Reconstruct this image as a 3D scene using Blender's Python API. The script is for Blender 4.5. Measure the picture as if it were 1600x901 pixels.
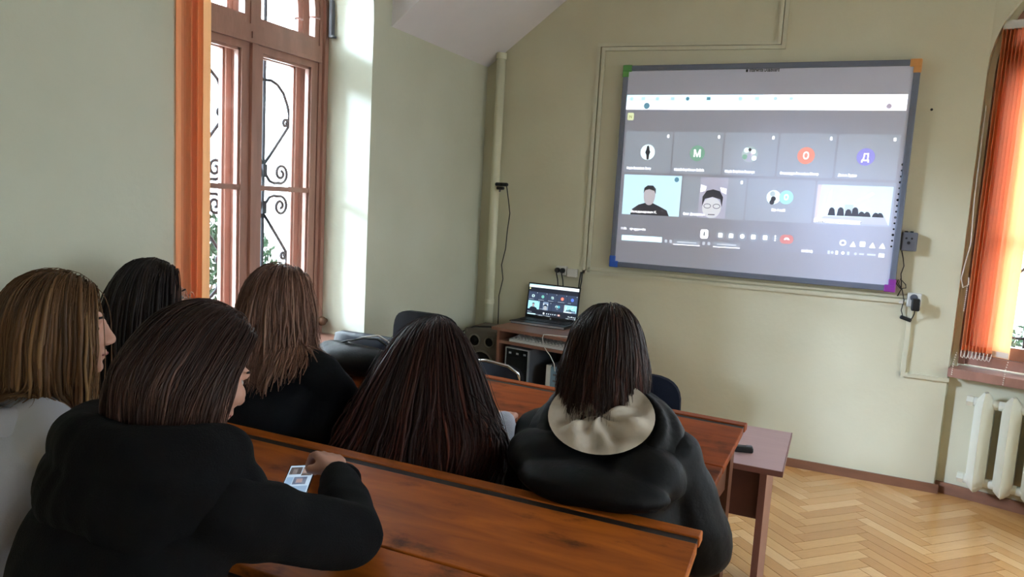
import bpy, bmesh, math, random
import numpy as np
from mathutils import Vector, Matrix, Euler
random.seed(7)
for o in list(bpy.data.objects):
    bpy.data.objects.remove(o)
scene = bpy.context.scene
COL = scene.collection
PI = math.pi

# ------------------------------------------------------------------ camera
def cam_axes(yaw, pitch, roll):
    f = Vector((math.sin(yaw)*math.cos(pitch), math.cos(yaw)*math.cos(pitch), -math.sin(pitch)))
    r = Vector((math.cos(yaw), -math.sin(yaw), 0)); u = r.cross(f)
    return math.cos(roll)*r+math.sin(roll)*u, -math.sin(roll)*r+math.cos(roll)*u, f
_r, _u, _f = cam_axes(-0.41484, 0.12032, 0.05609)
cd = bpy.data.cameras.new('camera'); cam = bpy.data.objects.new('camera', cd); COL.objects.link(cam)
cd.sensor_width = 36; cd.lens = 1151/1600*36; cd.clip_start = .02
cam.matrix_world = Matrix(((_r.x, _u.x, -_f.x, 0), (_r.y, _u.y, -_f.y, 0), (_r.z, _u.z, -_f.z, 1.55), (0, 0, 0, 1)))
scene.camera = cam

# ------------------------------------------------------------------ world, sun, window portals, exposure
world = bpy.data.worlds.new('overcast_sky'); scene.world = world; world.use_nodes = True
wn = world.node_tree.nodes; wl = world.node_tree.links
bg = wn['Background']; bg.inputs['Strength'].default_value = 12.5
tc = wn.new('ShaderNodeTexCoord'); sx = wn.new('ShaderNodeSeparateXYZ'); wl.new(tc.outputs['Generated'], sx.inputs[0])
wr = wn.new('ShaderNodeValToRGB'); wl.new(sx.outputs['Z'], wr.inputs[0])
wr.color_ramp.elements[0].position = 0.0; wr.color_ramp.elements[0].color = (.44, .50, .54, 1)
wr.color_ramp.elements[1].position = 0.6; wr.color_ramp.elements[1].color = (.74, .90, 1.0, 1)
wl.new(wr.outputs[0], bg.inputs['Color'])
sun = bpy.data.objects.new('sun', bpy.data.lights.new('sun', 'SUN')); COL.objects.link(sun)
sun.data.energy = 3.7; sun.data.angle = math.radians(11); sun.data.color = (.76, .96, 1.32)
sun.rotation_euler = Vector((1.5, 1.0, -.58)).to_track_quat('-Z', 'Y').to_euler()
def portal(loc, direction, w, h):
    l = bpy.data.lights.new('window_portal', 'AREA'); l.shape = 'RECTANGLE'; l.size = w; l.size_y = h
    l.cycles.is_portal = True
    o = bpy.data.objects.new('window_portal', l); COL.objects.link(o); o.location = loc
    o.rotation_euler = Vector(direction).to_track_quat('-Z', 'Z').to_euler()
    return o
portal((-2.9, 2.85, 1.9), (1, 0, 0), 1.12, 2.5)
portal((1.32, 4.86, 1.9), (-.292, -.956, 0), 1.2, 2.2)
portal((3.3, -1.6, 1.9), (-1, 0, 0), 1.2, 2.2)
portal((3.3, 1.2, 1.9), (-1, 0, 0), 1.2, 2.2)
portal((3.3, 2.9, 1.9), (-1, 0, 0), 1.2, 2.2)
vs = scene.view_settings
vs.view_transform = 'Standard'; vs.look = 'None'; vs.gamma = 1; vs.use_curve_mapping = False
vs.exposure = 1.0

# ------------------------------------------------------------------ helpers
def lin(h):
    if isinstance(h, str):
        c = [int(h[i:i+2], 16)/255 for i in (0, 2, 4)]
        return tuple((x/12.92 if x <= .04045 else ((x+.055)/1.055)**2.4) for x in c)
    return tuple(h)
MATS = {}
def mat(name, col, rough=.55, metal=0, var=.12, scale=9, bump=0, bscale=60, emit=None, estr=1, stretch=None, spec=.5, col2=None, detail=4):
    if name in MATS: return MATS[name]
    m = bpy.data.materials.new(name); m.use_nodes = True; MATS[name] = m
    n = m.node_tree.nodes; l = m.node_tree.links; b = n['Principled BSDF']
    c = lin(col); c2 = lin(col2) if col2 else tuple(x*(1-var*2) for x in c)
    b.inputs['Roughness'].default_value = rough; b.inputs['Metallic'].default_value = metal
    b.inputs['Specular IOR Level'].default_value = spec
    t = n.new('ShaderNodeTexCoord'); mp = n.new('ShaderNodeMapping'); l.new(t.outputs['Object'], mp.inputs[0])
    if stretch: mp.inputs['Scale'].default_value = stretch
    if var > 0 or col2:
        ns = n.new('ShaderNodeTexNoise'); ns.inputs['Scale'].default_value = scale; ns.inputs['Detail'].default_value = detail
        l.new(mp.outputs[0], ns.inputs['Vector'])
        r = n.new('ShaderNodeValToRGB'); l.new(ns.outputs['Fac'], r.inputs[0])
        r.color_ramp.elements[0].position = .3; r.color_ramp.elements[1].position = .7
        r.color_ramp.elements[0].color = (*c2, 1); r.color_ramp.elements[1].color = (*c, 1)
        l.new(r.outputs[0], b.inputs['Base Color'])
    else:
        b.inputs['Base Color'].default_value = (*c, 1)
    if bump:
        nb = n.new('ShaderNodeTexNoise'); nb.inputs['Scale'].default_value = bscale; nb.inputs['Detail'].default_value = 5
        l.new(mp.outputs[0], nb.inputs['Vector'])
        bp = n.new('ShaderNodeBump'); bp.inputs['Strength'].default_value = bump; bp.inputs['Distance'].default_value = .01
        l.new(nb.outputs['Fac'], bp.inputs['Height']); l.new(bp.outputs[0], b.inputs['Normal'])
    if emit:
        b.inputs['Emission Color'].default_value = (*lin(emit), 1); b.inputs['Emission Strength'].default_value = estr
    return m

def glass_mat(name, tint=(1, 1, 1), refl=.06):
    m = bpy.data.materials.new(name); m.use_nodes = True; MATS[name] = m
    n = m.node_tree.nodes; l = m.node_tree.links; n.remove(n['Principled BSDF'])
    tr = n.new('ShaderNodeBsdfTransparent'); tr.inputs[0].default_value = (*tint, 1)
    gl = n.new('ShaderNodeBsdfGlossy'); gl.inputs['Roughness'].default_value = .04
    fr = n.new('ShaderNodeLayerWeight'); fr.inputs['Blend'].default_value = .5
    pw = n.new('ShaderNodeMath'); pw.operation = 'POWER'; pw.inputs[1].default_value = 5; l.new(fr.outputs['Facing'], pw.inputs[0])
    sc = n.new('ShaderNodeMath'); sc.operation = 'MULTIPLY_ADD'; sc.inputs[1].default_value = .5; sc.inputs[2].default_value = .02; l.new(pw.outputs[0], sc.inputs[0])
    mx = n.new('ShaderNodeMixShader'); l.new(sc.outputs[0], mx.inputs[0]); l.new(tr.outputs[0], mx.inputs[1]); l.new(gl.outputs[0], mx.inputs[2])
    l.new(mx.outputs[0], n['Material Output'].inputs['Surface'])
    return m

class MB:
    """collects shapes into one mesh"""
    def __init__(self): self.v = []; self.f = []
    def add(self, vs, fs):
        b = len(self.v); self.v += [tuple(p) for p in vs]; self.f += [tuple(i+b for i in q) for q in fs]; return self
    def hexa(self, p):   # 8 corners: bottom 4 ccw, top 4 ccw
        return self.add(p, [(0, 3, 2, 1), (4, 5, 6, 7), (0, 1, 5, 4), (1, 2, 6, 5), (2, 3, 7, 6), (3, 0, 4, 7)])
    def box(self, c, s, M=None):
        x, y, z = (k/2 for k in s)
        p = [Vector(q) for q in ((-x, -y, -z), (x, -y, -z), (x, y, -z), (-x, y, -z), (-x, -y, z), (x, -y, z), (x, y, z), (-x, y, z))]
        if M is not None: p = [M @ q for q in p]
        return self.hexa([q+Vector(c) for q in p])
    def rbox(self, c, s, r=.01, seg=2, M=None):
        bm = bmesh.new(); bmesh.ops.create_cube(bm, size=1)
        for v in bm.verts: v.co = Vector((v.co.x*s[0], v.co.y*s[1], v.co.z*s[2]))
        bmesh.ops.bevel(bm, geom=list(bm.edges), offset=min(r, min(s)*.49), segments=seg, affect='EDGES', profile=.5)
        return self.addbm(bm, c, M)
    def addbm(self, bm, c=(0, 0, 0), M=None):
        bm.verts.index_update(); vs = []
        for v in bm.verts:
            q = v.co.copy()
            if M is not None: q = M @ q
            vs.append(q+Vector(c))
        self.add(vs, [[v.index for v in f.verts] for f in bm.faces]); bm.free(); return self
    def ell(self, c, r, M=None, u=16, w=10):
        bm = bmesh.new(); bmesh.ops.create_uvsphere(bm, u_segments=u, v_segments=w, radius=1)
        for v in bm.verts: v.co = Vector((v.co.x*r[0], v.co.y*r[1], v.co.z*r[2]))
        return self.addbm(bm, c, M)
    def cone(self, p0, r0, p1, r1, n=14):
        return self.tube([p0, p1], [r0, r1], n)
    def tube(self, pts, r, n=8, closed=False, flat=None):
        pts = [Vector(p) for p in pts]; k = len(pts); rs = r if hasattr(r, '__len__') else [r]*k
        vs = []; prev = None
        for i, p in enumerate(pts):
            if closed: t = pts[(i+1) % k]-pts[i-1]
            else: t = pts[min(i+1, k-1)]-pts[max(i-1, 0)]
            if t.length < 1e-9: t = Vector((0, 0, 1))
            t.normalize()
            if prev is None:
                a = Vector((0, 0, 1)) if abs(t.z) < .9 else Vector((1, 0, 0))
                s = t.cross(a).normalized()
            else:
                s = (prev-t*prev.dot(t))
                s = s.normalized() if s.length > 1e-6 else t.orthogonal().normalized()
            prev = s; w = t.cross(s)
            for j in range(n):
                a = 2*PI*j/n
                vs.append(p+(s*math.cos(a)+w*math.sin(a)*(flat or 1))*rs[i])
        fs = []
        for i in range(k if closed else k-1):
            i2 = (i+1) % k
            for j in range(n):
                fs.append((i*n+j, i*n+(j+1) % n, i2*n+(j+1) % n, i2*n+j))
        if not closed:
            fs.append(tuple(range(n-1, -1, -1))); fs.append(tuple((k-1)*n+j for j in range(n)))
        return self.add(vs, fs)
    def loft(self, rings):
        n = len(rings[0]); vs = [p for r in rings for p in r]; fs = []
        for i in range(len(rings)-1):
            for j in range(n): fs.append((i*n+j, i*n+(j+1) % n, (i+1)*n+(j+1) % n, (i+1)*n+j))
        fs.append(tuple(range(n-1, -1, -1))); fs.append(tuple((len(rings)-1)*n+j for j in range(n)))
        return self.add(vs, fs)
    def prism(self, poly, d):  # poly: list of 3D points, extruded by vector d
        n = len(poly); d = Vector(d); p = [Vector(q) for q in poly]
        fs = [tuple(range(n-1, -1, -1)), tuple(range(n, 2*n))]+[(i, (i+1) % n, n+(i+1) % n, n+i) for i in range(n)]
        return self.add(p+[q+d for q in p], fs)
    def disc(self, c, r, thick, axis=(0, 1, 0), n=24):
        a = Vector(axis).normalized(); return self.tube([Vector(c)-a*thick/2, Vector(c)+a*thick/2], r, n)
    def lathe(self, prof, c, axis=(0, 0, 1), n=24):  # prof [(radius, height)]
        a = Vector(axis).normalized(); s = a.orthogonal().normalized(); w = a.cross(s); rings = []
        for r, h in prof:
            rings.append([Vector(c)+a*h+(s*math.cos(2*PI*j/n)+w*math.sin(2*PI*j/n))*max(r, 1e-4) for j in range(n)])
        return self.loft(rings)
    def mesh(self, name):
        me = bpy.data.meshes.new(name); me.from_pydata([tuple(p) for p in self.v], [], self.f); me.update()
        bm = bmesh.new(); bm.from_mesh(me); bmesh.ops.recalc_face_normals(bm, faces=bm.faces); bm.to_mesh(me); bm.free()
        return me
    def build(self, name, m, parent=None, smooth=False, origin=None):
        if origin is not None:
            o_ = Vector(origin); self.v = [tuple(Vector(p)-o_) for p in self.v]
        me = self.mesh(name); me.materials.append(m)
        if smooth: me.polygons.foreach_set('use_smooth', [True]*len(me.polygons))
        return link(name, me, parent, origin)
def link(name, me, parent=None, origin=None):
    o = bpy.data.objects.new(name, me); COL.objects.link(o)
    if origin is not None: o.location = origin
    if parent is not None:
        o.parent = parent; bpy.context.view_layer.update() if False else None
        o.matrix_parent_inverse = world_of(parent).inverted()
    return o
def world_of(o):
    m = o.matrix_basis.copy()
    if o.parent: m = world_of(o.parent) @ o.matrix_parent_inverse @ m
    return m
def autosmooth(o, ang=40):
    me = o.data; me.polygons.foreach_set('use_smooth', [True]*len(me.polygons)); me.set_sharp_from_angle(angle=math.radians(ang)); return o
def tag(o, label=None, cat=None, group=None, kind=None):
    if label: o['label'] = label
    if cat: o['category'] = cat
    if group: o['group'] = group
    if kind: o['kind'] = kind
    return o
def thing(name, label, cat, loc, group=None, rz=0):
    o = bpy.data.objects.new(name, None); COL.objects.link(o); o.location = loc; o.rotation_euler = (0, 0, rz); o.empty_display_size = .05
    return tag(o, label, cat, group)
def struct(o): o['kind'] = 'structure'; return o
def Rz(a): return Matrix.Rotation(a, 3, 'Z')
def Rx(a): return Matrix.Rotation(a, 3, 'X')
def Ry(a): return Matrix.Rotation(a, 3, 'Y')

# ------------------------------------------------------------------ materials of the setting
def wall_paint(name, c, c2):
    m = mat(name, c, rough=.62, var=.05, scale=1.7, bump=.12, bscale=34, col2=c2, detail=6, spec=.3)
    return m
M_WALL = wall_paint('wall_paint', (.67, .645, .475), (.61, .58, .415))
M_WALL_L = wall_paint('wall_paint_green', (.60, .61, .49), (.54, .55, .43))
M_CEIL = mat('ceiling_paint', (.82, .79, .82), rough=.8, var=.04, scale=2)
M_OUT = mat('outer_plaster', (.80, .80, .78), rough=.9, var=.05)
M_WWOOD = mat('window_wood', 'b08474', rough=.36, var=.12, scale=3, stretch=(6, 6, 1), bump=.15, bscale=20)
M_BASE = mat('baseboard_wood', '8d5f47', rough=.4, var=.15, scale=4, stretch=(1, 6, 6))
M_GLASS = glass_mat('window_glass')
M_IRON = mat('wrought_iron', (.022, .022, .026), rough=.6, var=0, spec=.15)
M_TRIM = mat('conduit_plastic', (.64, .62, .46), rough=.4, var=.04)

# parquet: colour varies from plank to plank
def plank_mat():
    m = bpy.data.materials.new('oak_parquet'); m.use_nodes = True; n = m.node_tree.nodes; l = m.node_tree.links; b = n['Principled BSDF']
    oi = n.new('ShaderNodeObjectInfo'); at = n.new('ShaderNodeAttribute'); at.attribute_name = 'tint'
    ad = n.new('ShaderNodeMath'); ad.operation = 'ADD'; l.new(oi.outputs['Random'], ad.inputs[0]); l.new(at.outputs['Fac'], ad.inputs[1])
    fr = n.new('ShaderNodeMath'); fr.operation = 'FRACT'; l.new(ad.outputs[0], fr.inputs[0])
    r = n.new('ShaderNodeValToRGB'); l.new(fr.outputs[0], r.inputs[0])
    e = r.color_ramp.elements; e[0].color = (*lin('c8925a'), 1); e[1].color = (*lin('e8b984'), 1)
    k = e.new(.5); k.color = (*lin('d8a468'), 1)
    t = n.new('ShaderNodeTexCoord'); mp = n.new('ShaderNodeMapping'); mp.inputs['Scale'].default_value = (3, 40, 3); l.new(t.outputs['Object'], mp.inputs[0])
    ns = n.new('ShaderNodeTexNoise'); ns.inputs['Scale'].default_value = 3; ns.inputs['Detail'].default_value = 5; l.new(mp.outputs[0], ns.inputs['Vector'])
    mx = n.new('ShaderNodeMixRGB'); mx.blend_type = 'MULTIPLY'; mx.inputs[0].default_value = .25
    l.new(r.outputs[0], mx.inputs[1]); l.new(ns.outputs['Color'], mx.inputs[2])
    g = n.new('ShaderNodeHueSaturation'); g.inputs['Saturation'].default_value = 0; g.inputs['Value'].default_value = 1.5
    l.new(ns.outputs['Color'], g.inputs['Color']); l.new(g.outputs[0], mx.inputs[2])
    l.new(mx.outputs[0], b.inputs['Base Color']); b.inputs['Roughness'].default_value = .24
    b.inputs['Coat Weight'].default_value = .25; b.inputs['Coat Roughness'].default_value = .12
    return m
M_PLANK = plank_mat()
M_JOINT = mat('parquet_joint', '6b4526', rough=.7)

# ------------------------------------------------------------------ room shell
XL, YF, XR, YB, ZC = -2.39, 4.79, 2.94, -3.0, 3.3
ZK = 2.462                       # height where the sloped ceiling meets the left wall
YD = 3.57                        # dormer cheek
fl = MB().box(((XL+XR)/2-.2, (YF+YB)/2+.1, -.054), (XR-XL+1.2, YF-YB+.6, .1)).build('floor', M_JOINT); struct(fl)
# herringbone planks 0.40 x 0.07
PLN, PWD = .40, .07
pm = MB().hexa([(-PLN/2+.0008, -PWD/2+.0008, -.012), (PLN/2-.0008, -PWD/2+.0008, -.012), (PLN/2-.0008, PWD/2-.0008, -.012), (-PLN/2+.0008, PWD/2-.0008, -.012),
                (-PLN/2+.0015, -PWD/2+.0015, 0), (PLN/2-.0015, -PWD/2+.0015, 0), (PLN/2-.0015, PWD/2-.0015, 0), (-PLN/2+.0015, PWD/2-.0015, 0)]).mesh('plank')
pm.materials.append(M_PLANK)
planks = []
q = math.sqrt(.5)
for i in range(-70, 70):
    for j in range(-12, 12):
        for k in (0, 1):
            if k == 0: u, v = PLN/2, PWD/2
            else: u, v = PLN+PWD/2, PWD-PLN/2
            u += i*PWD+j*PLN; v += i*PWD-j*PLN
            x, y = (u-v)*q-.015, (u+v)*q+2
            if XL-.25 < x < XR+.1 and YB < y < YF+.12 and not (x > .7 and y > 4.84-(x-.64)*.305+.05):
                planks.append((x, y, PI/4 if k == 0 else -PI/4))
planks.sort(key=lambda p: (p[0]-.55)**2*1.2+(p[1]-4.0)**2*.8)
for x, y, a in planks[:240]:
    o = bpy.data.objects.new('plank', pm); COL.objects.link(o); o.parent = fl
    o.location = (x, y, -.0008*random.random()); o.rotation_euler = (0, 0, a)
rest = MB(); tints = []
for x, y, a in planks[240:]:
    M = Rz(a)
    rest.add([M @ v.co+Vector((x, y, -.0006)) for v in pm.vertices], [tuple(p.vertices) for p in pm.polygons])
    tints += [random.random()]*8
ro = rest.build('parquet_rest', M_PLANK, fl); ro['kind'] = 'stuff'
at = ro.data.attributes.new('tint', 'FLOAT', 'POINT'); at.data.foreach_set('value', tints)

def arch_pts(a, b, zs, rz, n=24):
    c, r = (a+b)/2, (b-a)/2
    return [(c-r*math.cos(PI*i/n), zs+rz*math.sin(PI*i/n)) for i in range(n+1)]
def arched_wall(P, s0, s1, z0, z1, a, b, sill, zs, rz, d0, d1):
    """wall slab between depth d0 and d1 with an arched opening a..b"""
    m = MB(); ap = arch_pts(a, b, zs, rz)
    for d in (d0, d1):
        if a > s0: m.add([P(s0, z0, d), P(a, z0, d), P(a, z1, d), P(s0, z1, d)], [(0, 1, 2, 3)])
        if b < s1: m.add([P(b, z0, d), P(s1, z0, d), P(s1, z1, d), P(b, z1, d)], [(0, 1, 2, 3)])
        if sill > z0: m.add([P(a, z0, d), P(b, z0, d), P(b, sill, d), P(a, sill, d)], [(0, 1, 2, 3)])
        for i in range(len(ap)-1):
            (x0, y0), (x1, y1) = ap[i], ap[i+1]
            m.add([P(x0, y0, d), P(x1, y1, d), P(x1, z1, d), P(x0, z1, d)], [(0, 1, 2, 3)])
    loop = [(a, sill)]+ap+[(b, sill)]
    for i in range(len(loop)-1):
        (x0, y0), (x1, y1) = loop[i], loop[i+1]
        m.add([P(x0, y0, d0), P(x1, y1, d0), P(x1, y1, d1), P(x0, y0, d1)], [(0, 1, 2, 3)])
    if sill > z0: m.add([P(a, sill, d0), P(b, sill, d0), P(b, sill, d1), P(a, sill, d1)], [(0, 1, 2, 3)])
    return m
def flatbuild(m, name, mt, parent=None):
    me = bpy.data.meshes.new(name); me.from_pydata([tuple(p) for p in m.v], [], m.f); me.materials.append(mt)
    return link(name, me, parent)
PL = lambda s, z, d: Vector((XL-d, s, z))                                  # left wall: s along y, d outwards
FA = Vector((.632, 4.79, 0)); FD = Vector((.956, -.292, 0)); FN = Vector((.292, .956, 0))
PR = lambda s, z, d: FA+FD*s+FN*d+Vector((0, 0, z))                        # facet wall on the right
WL = arched_wall(PL, YB, YD, 0, ZC+.5, 2.12, 3.40, .70, 2.46, .62, 0, .47)
WL.add([PL(YD, 0, 0), PL(YF+.05, 0, 0), PL(YF+.05, ZC, 0), PL(YD, ZC, 0)], [(0, 1, 2, 3)])
WL.add([PL(YD, 0, .47), PL(YF+.05, 0, .47), PL(YF+.05, ZC+.5, .47), PL(YD, ZC+.5, .47)], [(0, 1, 2, 3)])
wl_ = struct(flatbuild(WL, 'wall_left', M_WALL_L))
wf = MB().hexa([(XL-.5, YF, 0), (.632, YF, 0), (.64, YF+.3, 0), (XL-.5, YF+.3, 0), (XL-.5, YF, ZC+.5), (.632, YF, ZC+.5), (.64, YF+.3, ZC+.5), (XL-.5, YF+.3, ZC+.5)])
wf_ = struct(wf.build('wall_front', M_WALL))
W2 = arched_wall(PR, 0, 2.5, 0, ZC+.3, .0, 1.22, 0, 2.38, .63, 0, .05)      # face of the facet with a shallow arched niche
W2b = arched_wall(PR, -.1, 2.5, 0, ZC+.3, .03, 1.19, .74, 2.38, .60, .05, .35)
W2.add(W2b.v, W2b.f)
wr_ = struct(flatbuild(W2, 'wall_right', M_WALL))
PS = lambda s, z, d: Vector((XR+d, s, z))
PS = lambda s, z, d: Vector((XR+d, s, z))
_w = arched_wall(PS, YB, -.2, 0, ZC+.3, -2.2, -1.0, .74, 2.12, .68, 0, .35); _v = arched_wall(PS, 2.1, 4.15, 0, ZC+.3, 2.3, 3.5, .74, 2.12, .68, 0, .35); _w.add(_v.v, _v.f); _v = arched_wall(PS, -.2, 2.1, 0, ZC+.3, .6, 1.8, .74, 2.12, .68, 0, .35); _w.add(_v.v, _v.f)
struct(flatbuild(_w, 'wall_side', M_WALL))
struct(MB().box(((XL+XR)/2, YB-.1, ZC/2), (XR-XL+.4, .2, ZC)).build('wall_back', M_WALL))
ce = MB().box(((XL+XR)/2-.2, (YF+YB)/2+.2, ZC+.06), (XR-XL+1, YF-YB+1, .12)).build('ceiling', M_CEIL); struct(ce)
# sloped ceiling in the front left corner with the dormer cheek beside it
sl = .76
dx = (ZC-ZK)/sl
cs = MB().hexa([(XL-.02, YD, ZK-.015), (XL+dx, YD, ZC), (XL+dx, YF+.02, ZC), (XL-.02, YF+.02, ZK-.015), (XL-.02, YD, ZC+.02), (XL+dx, YD, ZC+.02), (XL+dx, YF+.02, ZC+.02), (XL-.02, YF+.02, ZC+.02)])
struct(cs.build('ceiling_slope', M_CEIL))

# baseboards
def board(name, p0, p1, nrm, h=.05, t=.022):
    p0, p1, nv = Vector(p0), Vector(p1), Vector(nrm); m = MB()
    m.hexa([p0, p1, p1+nv*t, p0+nv*t, p0+Vector((0, 0, h)), p1+Vector((0, 0, h)), p1+nv*t*.55+Vector((0, 0, h)), p0+nv*t*.55+Vector((0, 0, h))])
    o = struct(m.build(name, M_BASE)); return o
board('baseboard_front', (XL, YF, 0), (.655, YF, 0), (0, -1, 0))
board('baseboard_right', PR(.0, 0, .05), PR(1.22, 0, .05), -FN, h=.06, t=.03)
board('baseboard_left', (XL, YB, 0), (XL, YF-.03, 0), (1, 0, 0))

# ------------------------------------------------------------------ windows
def seg_box(m, P, s0, s1, z0, z1, d0, d1):
    return m.hexa([P(s0, z0, d0), P(s1, z0, d0), P(s1, z0, d1), P(s0, z0, d1), P(s0, z1, d0), P(s1, z1, d0), P(s1, z1, d1), P(s0, z1, d1)])
def ring_seg(m, P, inner, outer, d0, d1):
    n = len(inner); vs = []; fs = []
    for (a, b), (c, e) in zip(inner, outer): vs += [P(a, b, d0), P(c, e, d0), P(c, e, d1), P(a, b, d1)]
    for i in range(n-1):
        for k in range(4): fs.append((i*4+k, i*4+(k+1) % 4, i*4+4+(k+1) % 4, i*4+4+k))
    fs += [(0, 1, 2, 3), tuple((n-1)*4+k for k in (3, 2, 1, 0))]
    return m.add(vs, fs)
def ell_arch(c, r, zs, rz, a0, a1, n=16):
    return [(c-r*math.cos(a0+(a1-a0)*i/n), zs+rz*math.sin(a0+(a1-a0)*i/n)) for i in range(n+1)]
def make_window(name, P, a, b, sill, zs, rz, d, tr, rail):
    root = bpy.data.objects.new(name, None); COL.objects.link(root); root.location = P((a+b)/2, sill, d); root['kind'] = 'structure'
    c = (a+b)/2; r = (b-a)/2; fw = .055
    for lay, (dd, tt) in enumerate(((d, .07), (d+.115, .045))):
        m = MB(); seg_box(m, P, a, a+fw, sill, zs, dd, dd+tt); seg_box(m, P, b-fw, b, sill, zs, dd, dd+tt)
        seg_box(m, P, a, b, sill, sill+fw, dd, dd+tt)
        ring_seg(m, P, ell_arch(c, r-fw, zs, rz-fw, 0, PI, 28), ell_arch(c, r, zs, rz, 0, PI, 28), dd, dd+tt)
        if lay == 0:   # outer moulding of the frame
            seg_box(m, P, a-.0, a+.03, sill, zs, dd-.018, dd); seg_box(m, P, b-.03, b, sill, zs, dd-.018, dd)
            ring_seg(m, P, ell_arch(c, r-.03, zs, rz-.03, 0, PI, 28), ell_arch(c, r, zs, rz, 0, PI, 28), dd-.018, dd)
        m.build('frame' if lay == 0 else 'outer_frame', M_WWOOD, root)
        m = MB(); seg_box(m, P, a+fw, b-fw, tr-.035, tr+.035, dd-.004, dd+tt)
        if lay == 0: seg_box(m, P, a+fw, b-fw, tr-.055, tr-.035, dd-.018, dd)
        m.build('transom', M_WWOOD, root)
        m = MB(); seg_box(m, P, c-.02, c+.02, sill+fw, tr, dd-.012, dd+tt*.6)
        seg_box(m, P, c-.02, c+.02, tr+.035, zs+rz-fw, dd, dd+tt); m.build('mullion', M_WWOOD, root)
        sw = .05 if lay == 0 else .035
        for s in (0, 1):
            s0, s1 = (a+fw+.004, c-.021) if s == 0 else (c+.021, b-fw-.004)
            z0, z1 = sill+fw+.004, tr-.037
            f0, f1 = dd+.006, dd+.045
            sash = MB(); seg_box(sash, P, s0, s0+sw, z0, z1, f0, f1); seg_box(sash, P, s1-sw, s1, z0, z1, f0, f1)
            seg_box(sash, P, s0+sw, s1-sw, z0, z0+sw+.02, f0, f1); seg_box(sash, P, s0+sw, s1-sw, z1-sw, z1, f0, f1)
            for k, e in ((0, .012), ):   # inner bead
                seg_box(sash, P, s0+sw, s0+sw+e, z0+sw, z1-sw, f0+.012, f1-.004); seg_box(sash, P, s1-sw-e, s1-sw, z0+sw, z1-sw, f0+.012, f1-.004)
                seg_box(sash, P, s0+sw, s1-sw, z1-sw-e, z1-sw, f0+.012, f1-.004)
            so = sash.build('sash', M_WWOOD, root)
            if lay == 0:
                g = MB(); seg_box(g, P, s0+sw, s1-sw, rail-.013, rail+.013, f0+.004, f1-.004); g.build('glazing_bar', M_WWOOD, so)
            zz = [z0+sw, rail, z1-sw] if lay == 0 else [z0+sw, z1-sw]
            for i in range(len(zz)-1):
                g = MB(); seg_box(g, P, s0+sw, s1-sw, zz[i], zz[i+1], f0+.02, f0+.024); g.build('pane', M_GLASS, so)
            # upper arched light
            g = MB(); x0, x1 = (a+fw, c-.02) if s == 0 else (c+.02, b-fw)
            a0, a1 = (.02, PI/2-.06) if s == 0 else (PI/2+.06, PI-.02)
            seg_box(g, P, x0, x1, tr+.035, tr+.075, f0, f1)
            seg_box(g, P, (c-.055) if s == 0 else (c+.02), (c-.02) if s == 0 else (c+.055), tr+.075, zs+rz-fw-.03, f0, f1)
            if s == 0: seg_box(g, P, x0, x0+.035, tr+.075, zs, f0, f1)
            else: seg_box(g, P, x1-.035, x1, tr+.075, zs, f0, f1)
            ring_seg(g, P, ell_arch(c, r-fw-.035, zs, rz-fw-.035, a0, a1), ell_arch(c, r-fw, zs, rz-fw, a0, a1), f0, f1)
            uo = g.build('fanlight_sash', M_WWOOD, root)
            poly = [P(x0 if s == 0 else c, tr+.06, f0+.02)]
            arc = ell_arch(c, r-fw-.01, zs, rz-fw-.01, 0, PI/2) if s == 0 else ell_arch(c, r-fw-.01, zs, rz-fw-.01, PI/2, PI)
            poly += [P(u, v, f0+.02) for u, v in arc]+[P(c if s == 0 else x1, tr+.06, f0+.02)]
            MB().prism(poly, P(0, 0, .004)-P(0, 0, 0)).build('pane', M_GLASS, uo)
    return root
win1 = make_window('window_1', PL, 2.301, 3.399, .72, 2.46, .60, .31, 2.285, 1.535)
_f = MB(); seg_box(_f, PL, 2.10, 2.303, .70, 2.75, .305, .37); seg_box(_f, PL, 2.14, 2.285, 1.0, 2.2, .297, .305); _f.build('frame_infill', M_WWOOD, win1)
win2 = make_window('window_2', PR, .031, 1.189, .76, 2.38, .60, .09, 2.48, 1.50)
make_window('window_unseen_3', PS, -2.199, -1.001, .76, 2.12, .68, .09, 2.30, 1.50)  # unseen side-wall windows, added as fill for the left wall
make_window('window_unseen_4', PS, .601, 1.799, .76, 2.12, .68, .09, 2.30, 1.50)
make_window('window_unseen_5', PS, 2.301, 3.499, .76, 2.12, .68, .09, 2.30, 1.50)  # one more added fill window, so the sky can be dimmer
# sills
o = MB(); seg_box(o, PL, 2.302, 3.398, .70, .725, .02, .31); struct(o.build('trim_1', M_WWOOD))
o = MB(); seg_box(o, PR, -.03+.035, 1.24, .695, .745, -.045, .12); struct(autosmooth(o.build('trim_2', M_WWOOD)))

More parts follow.
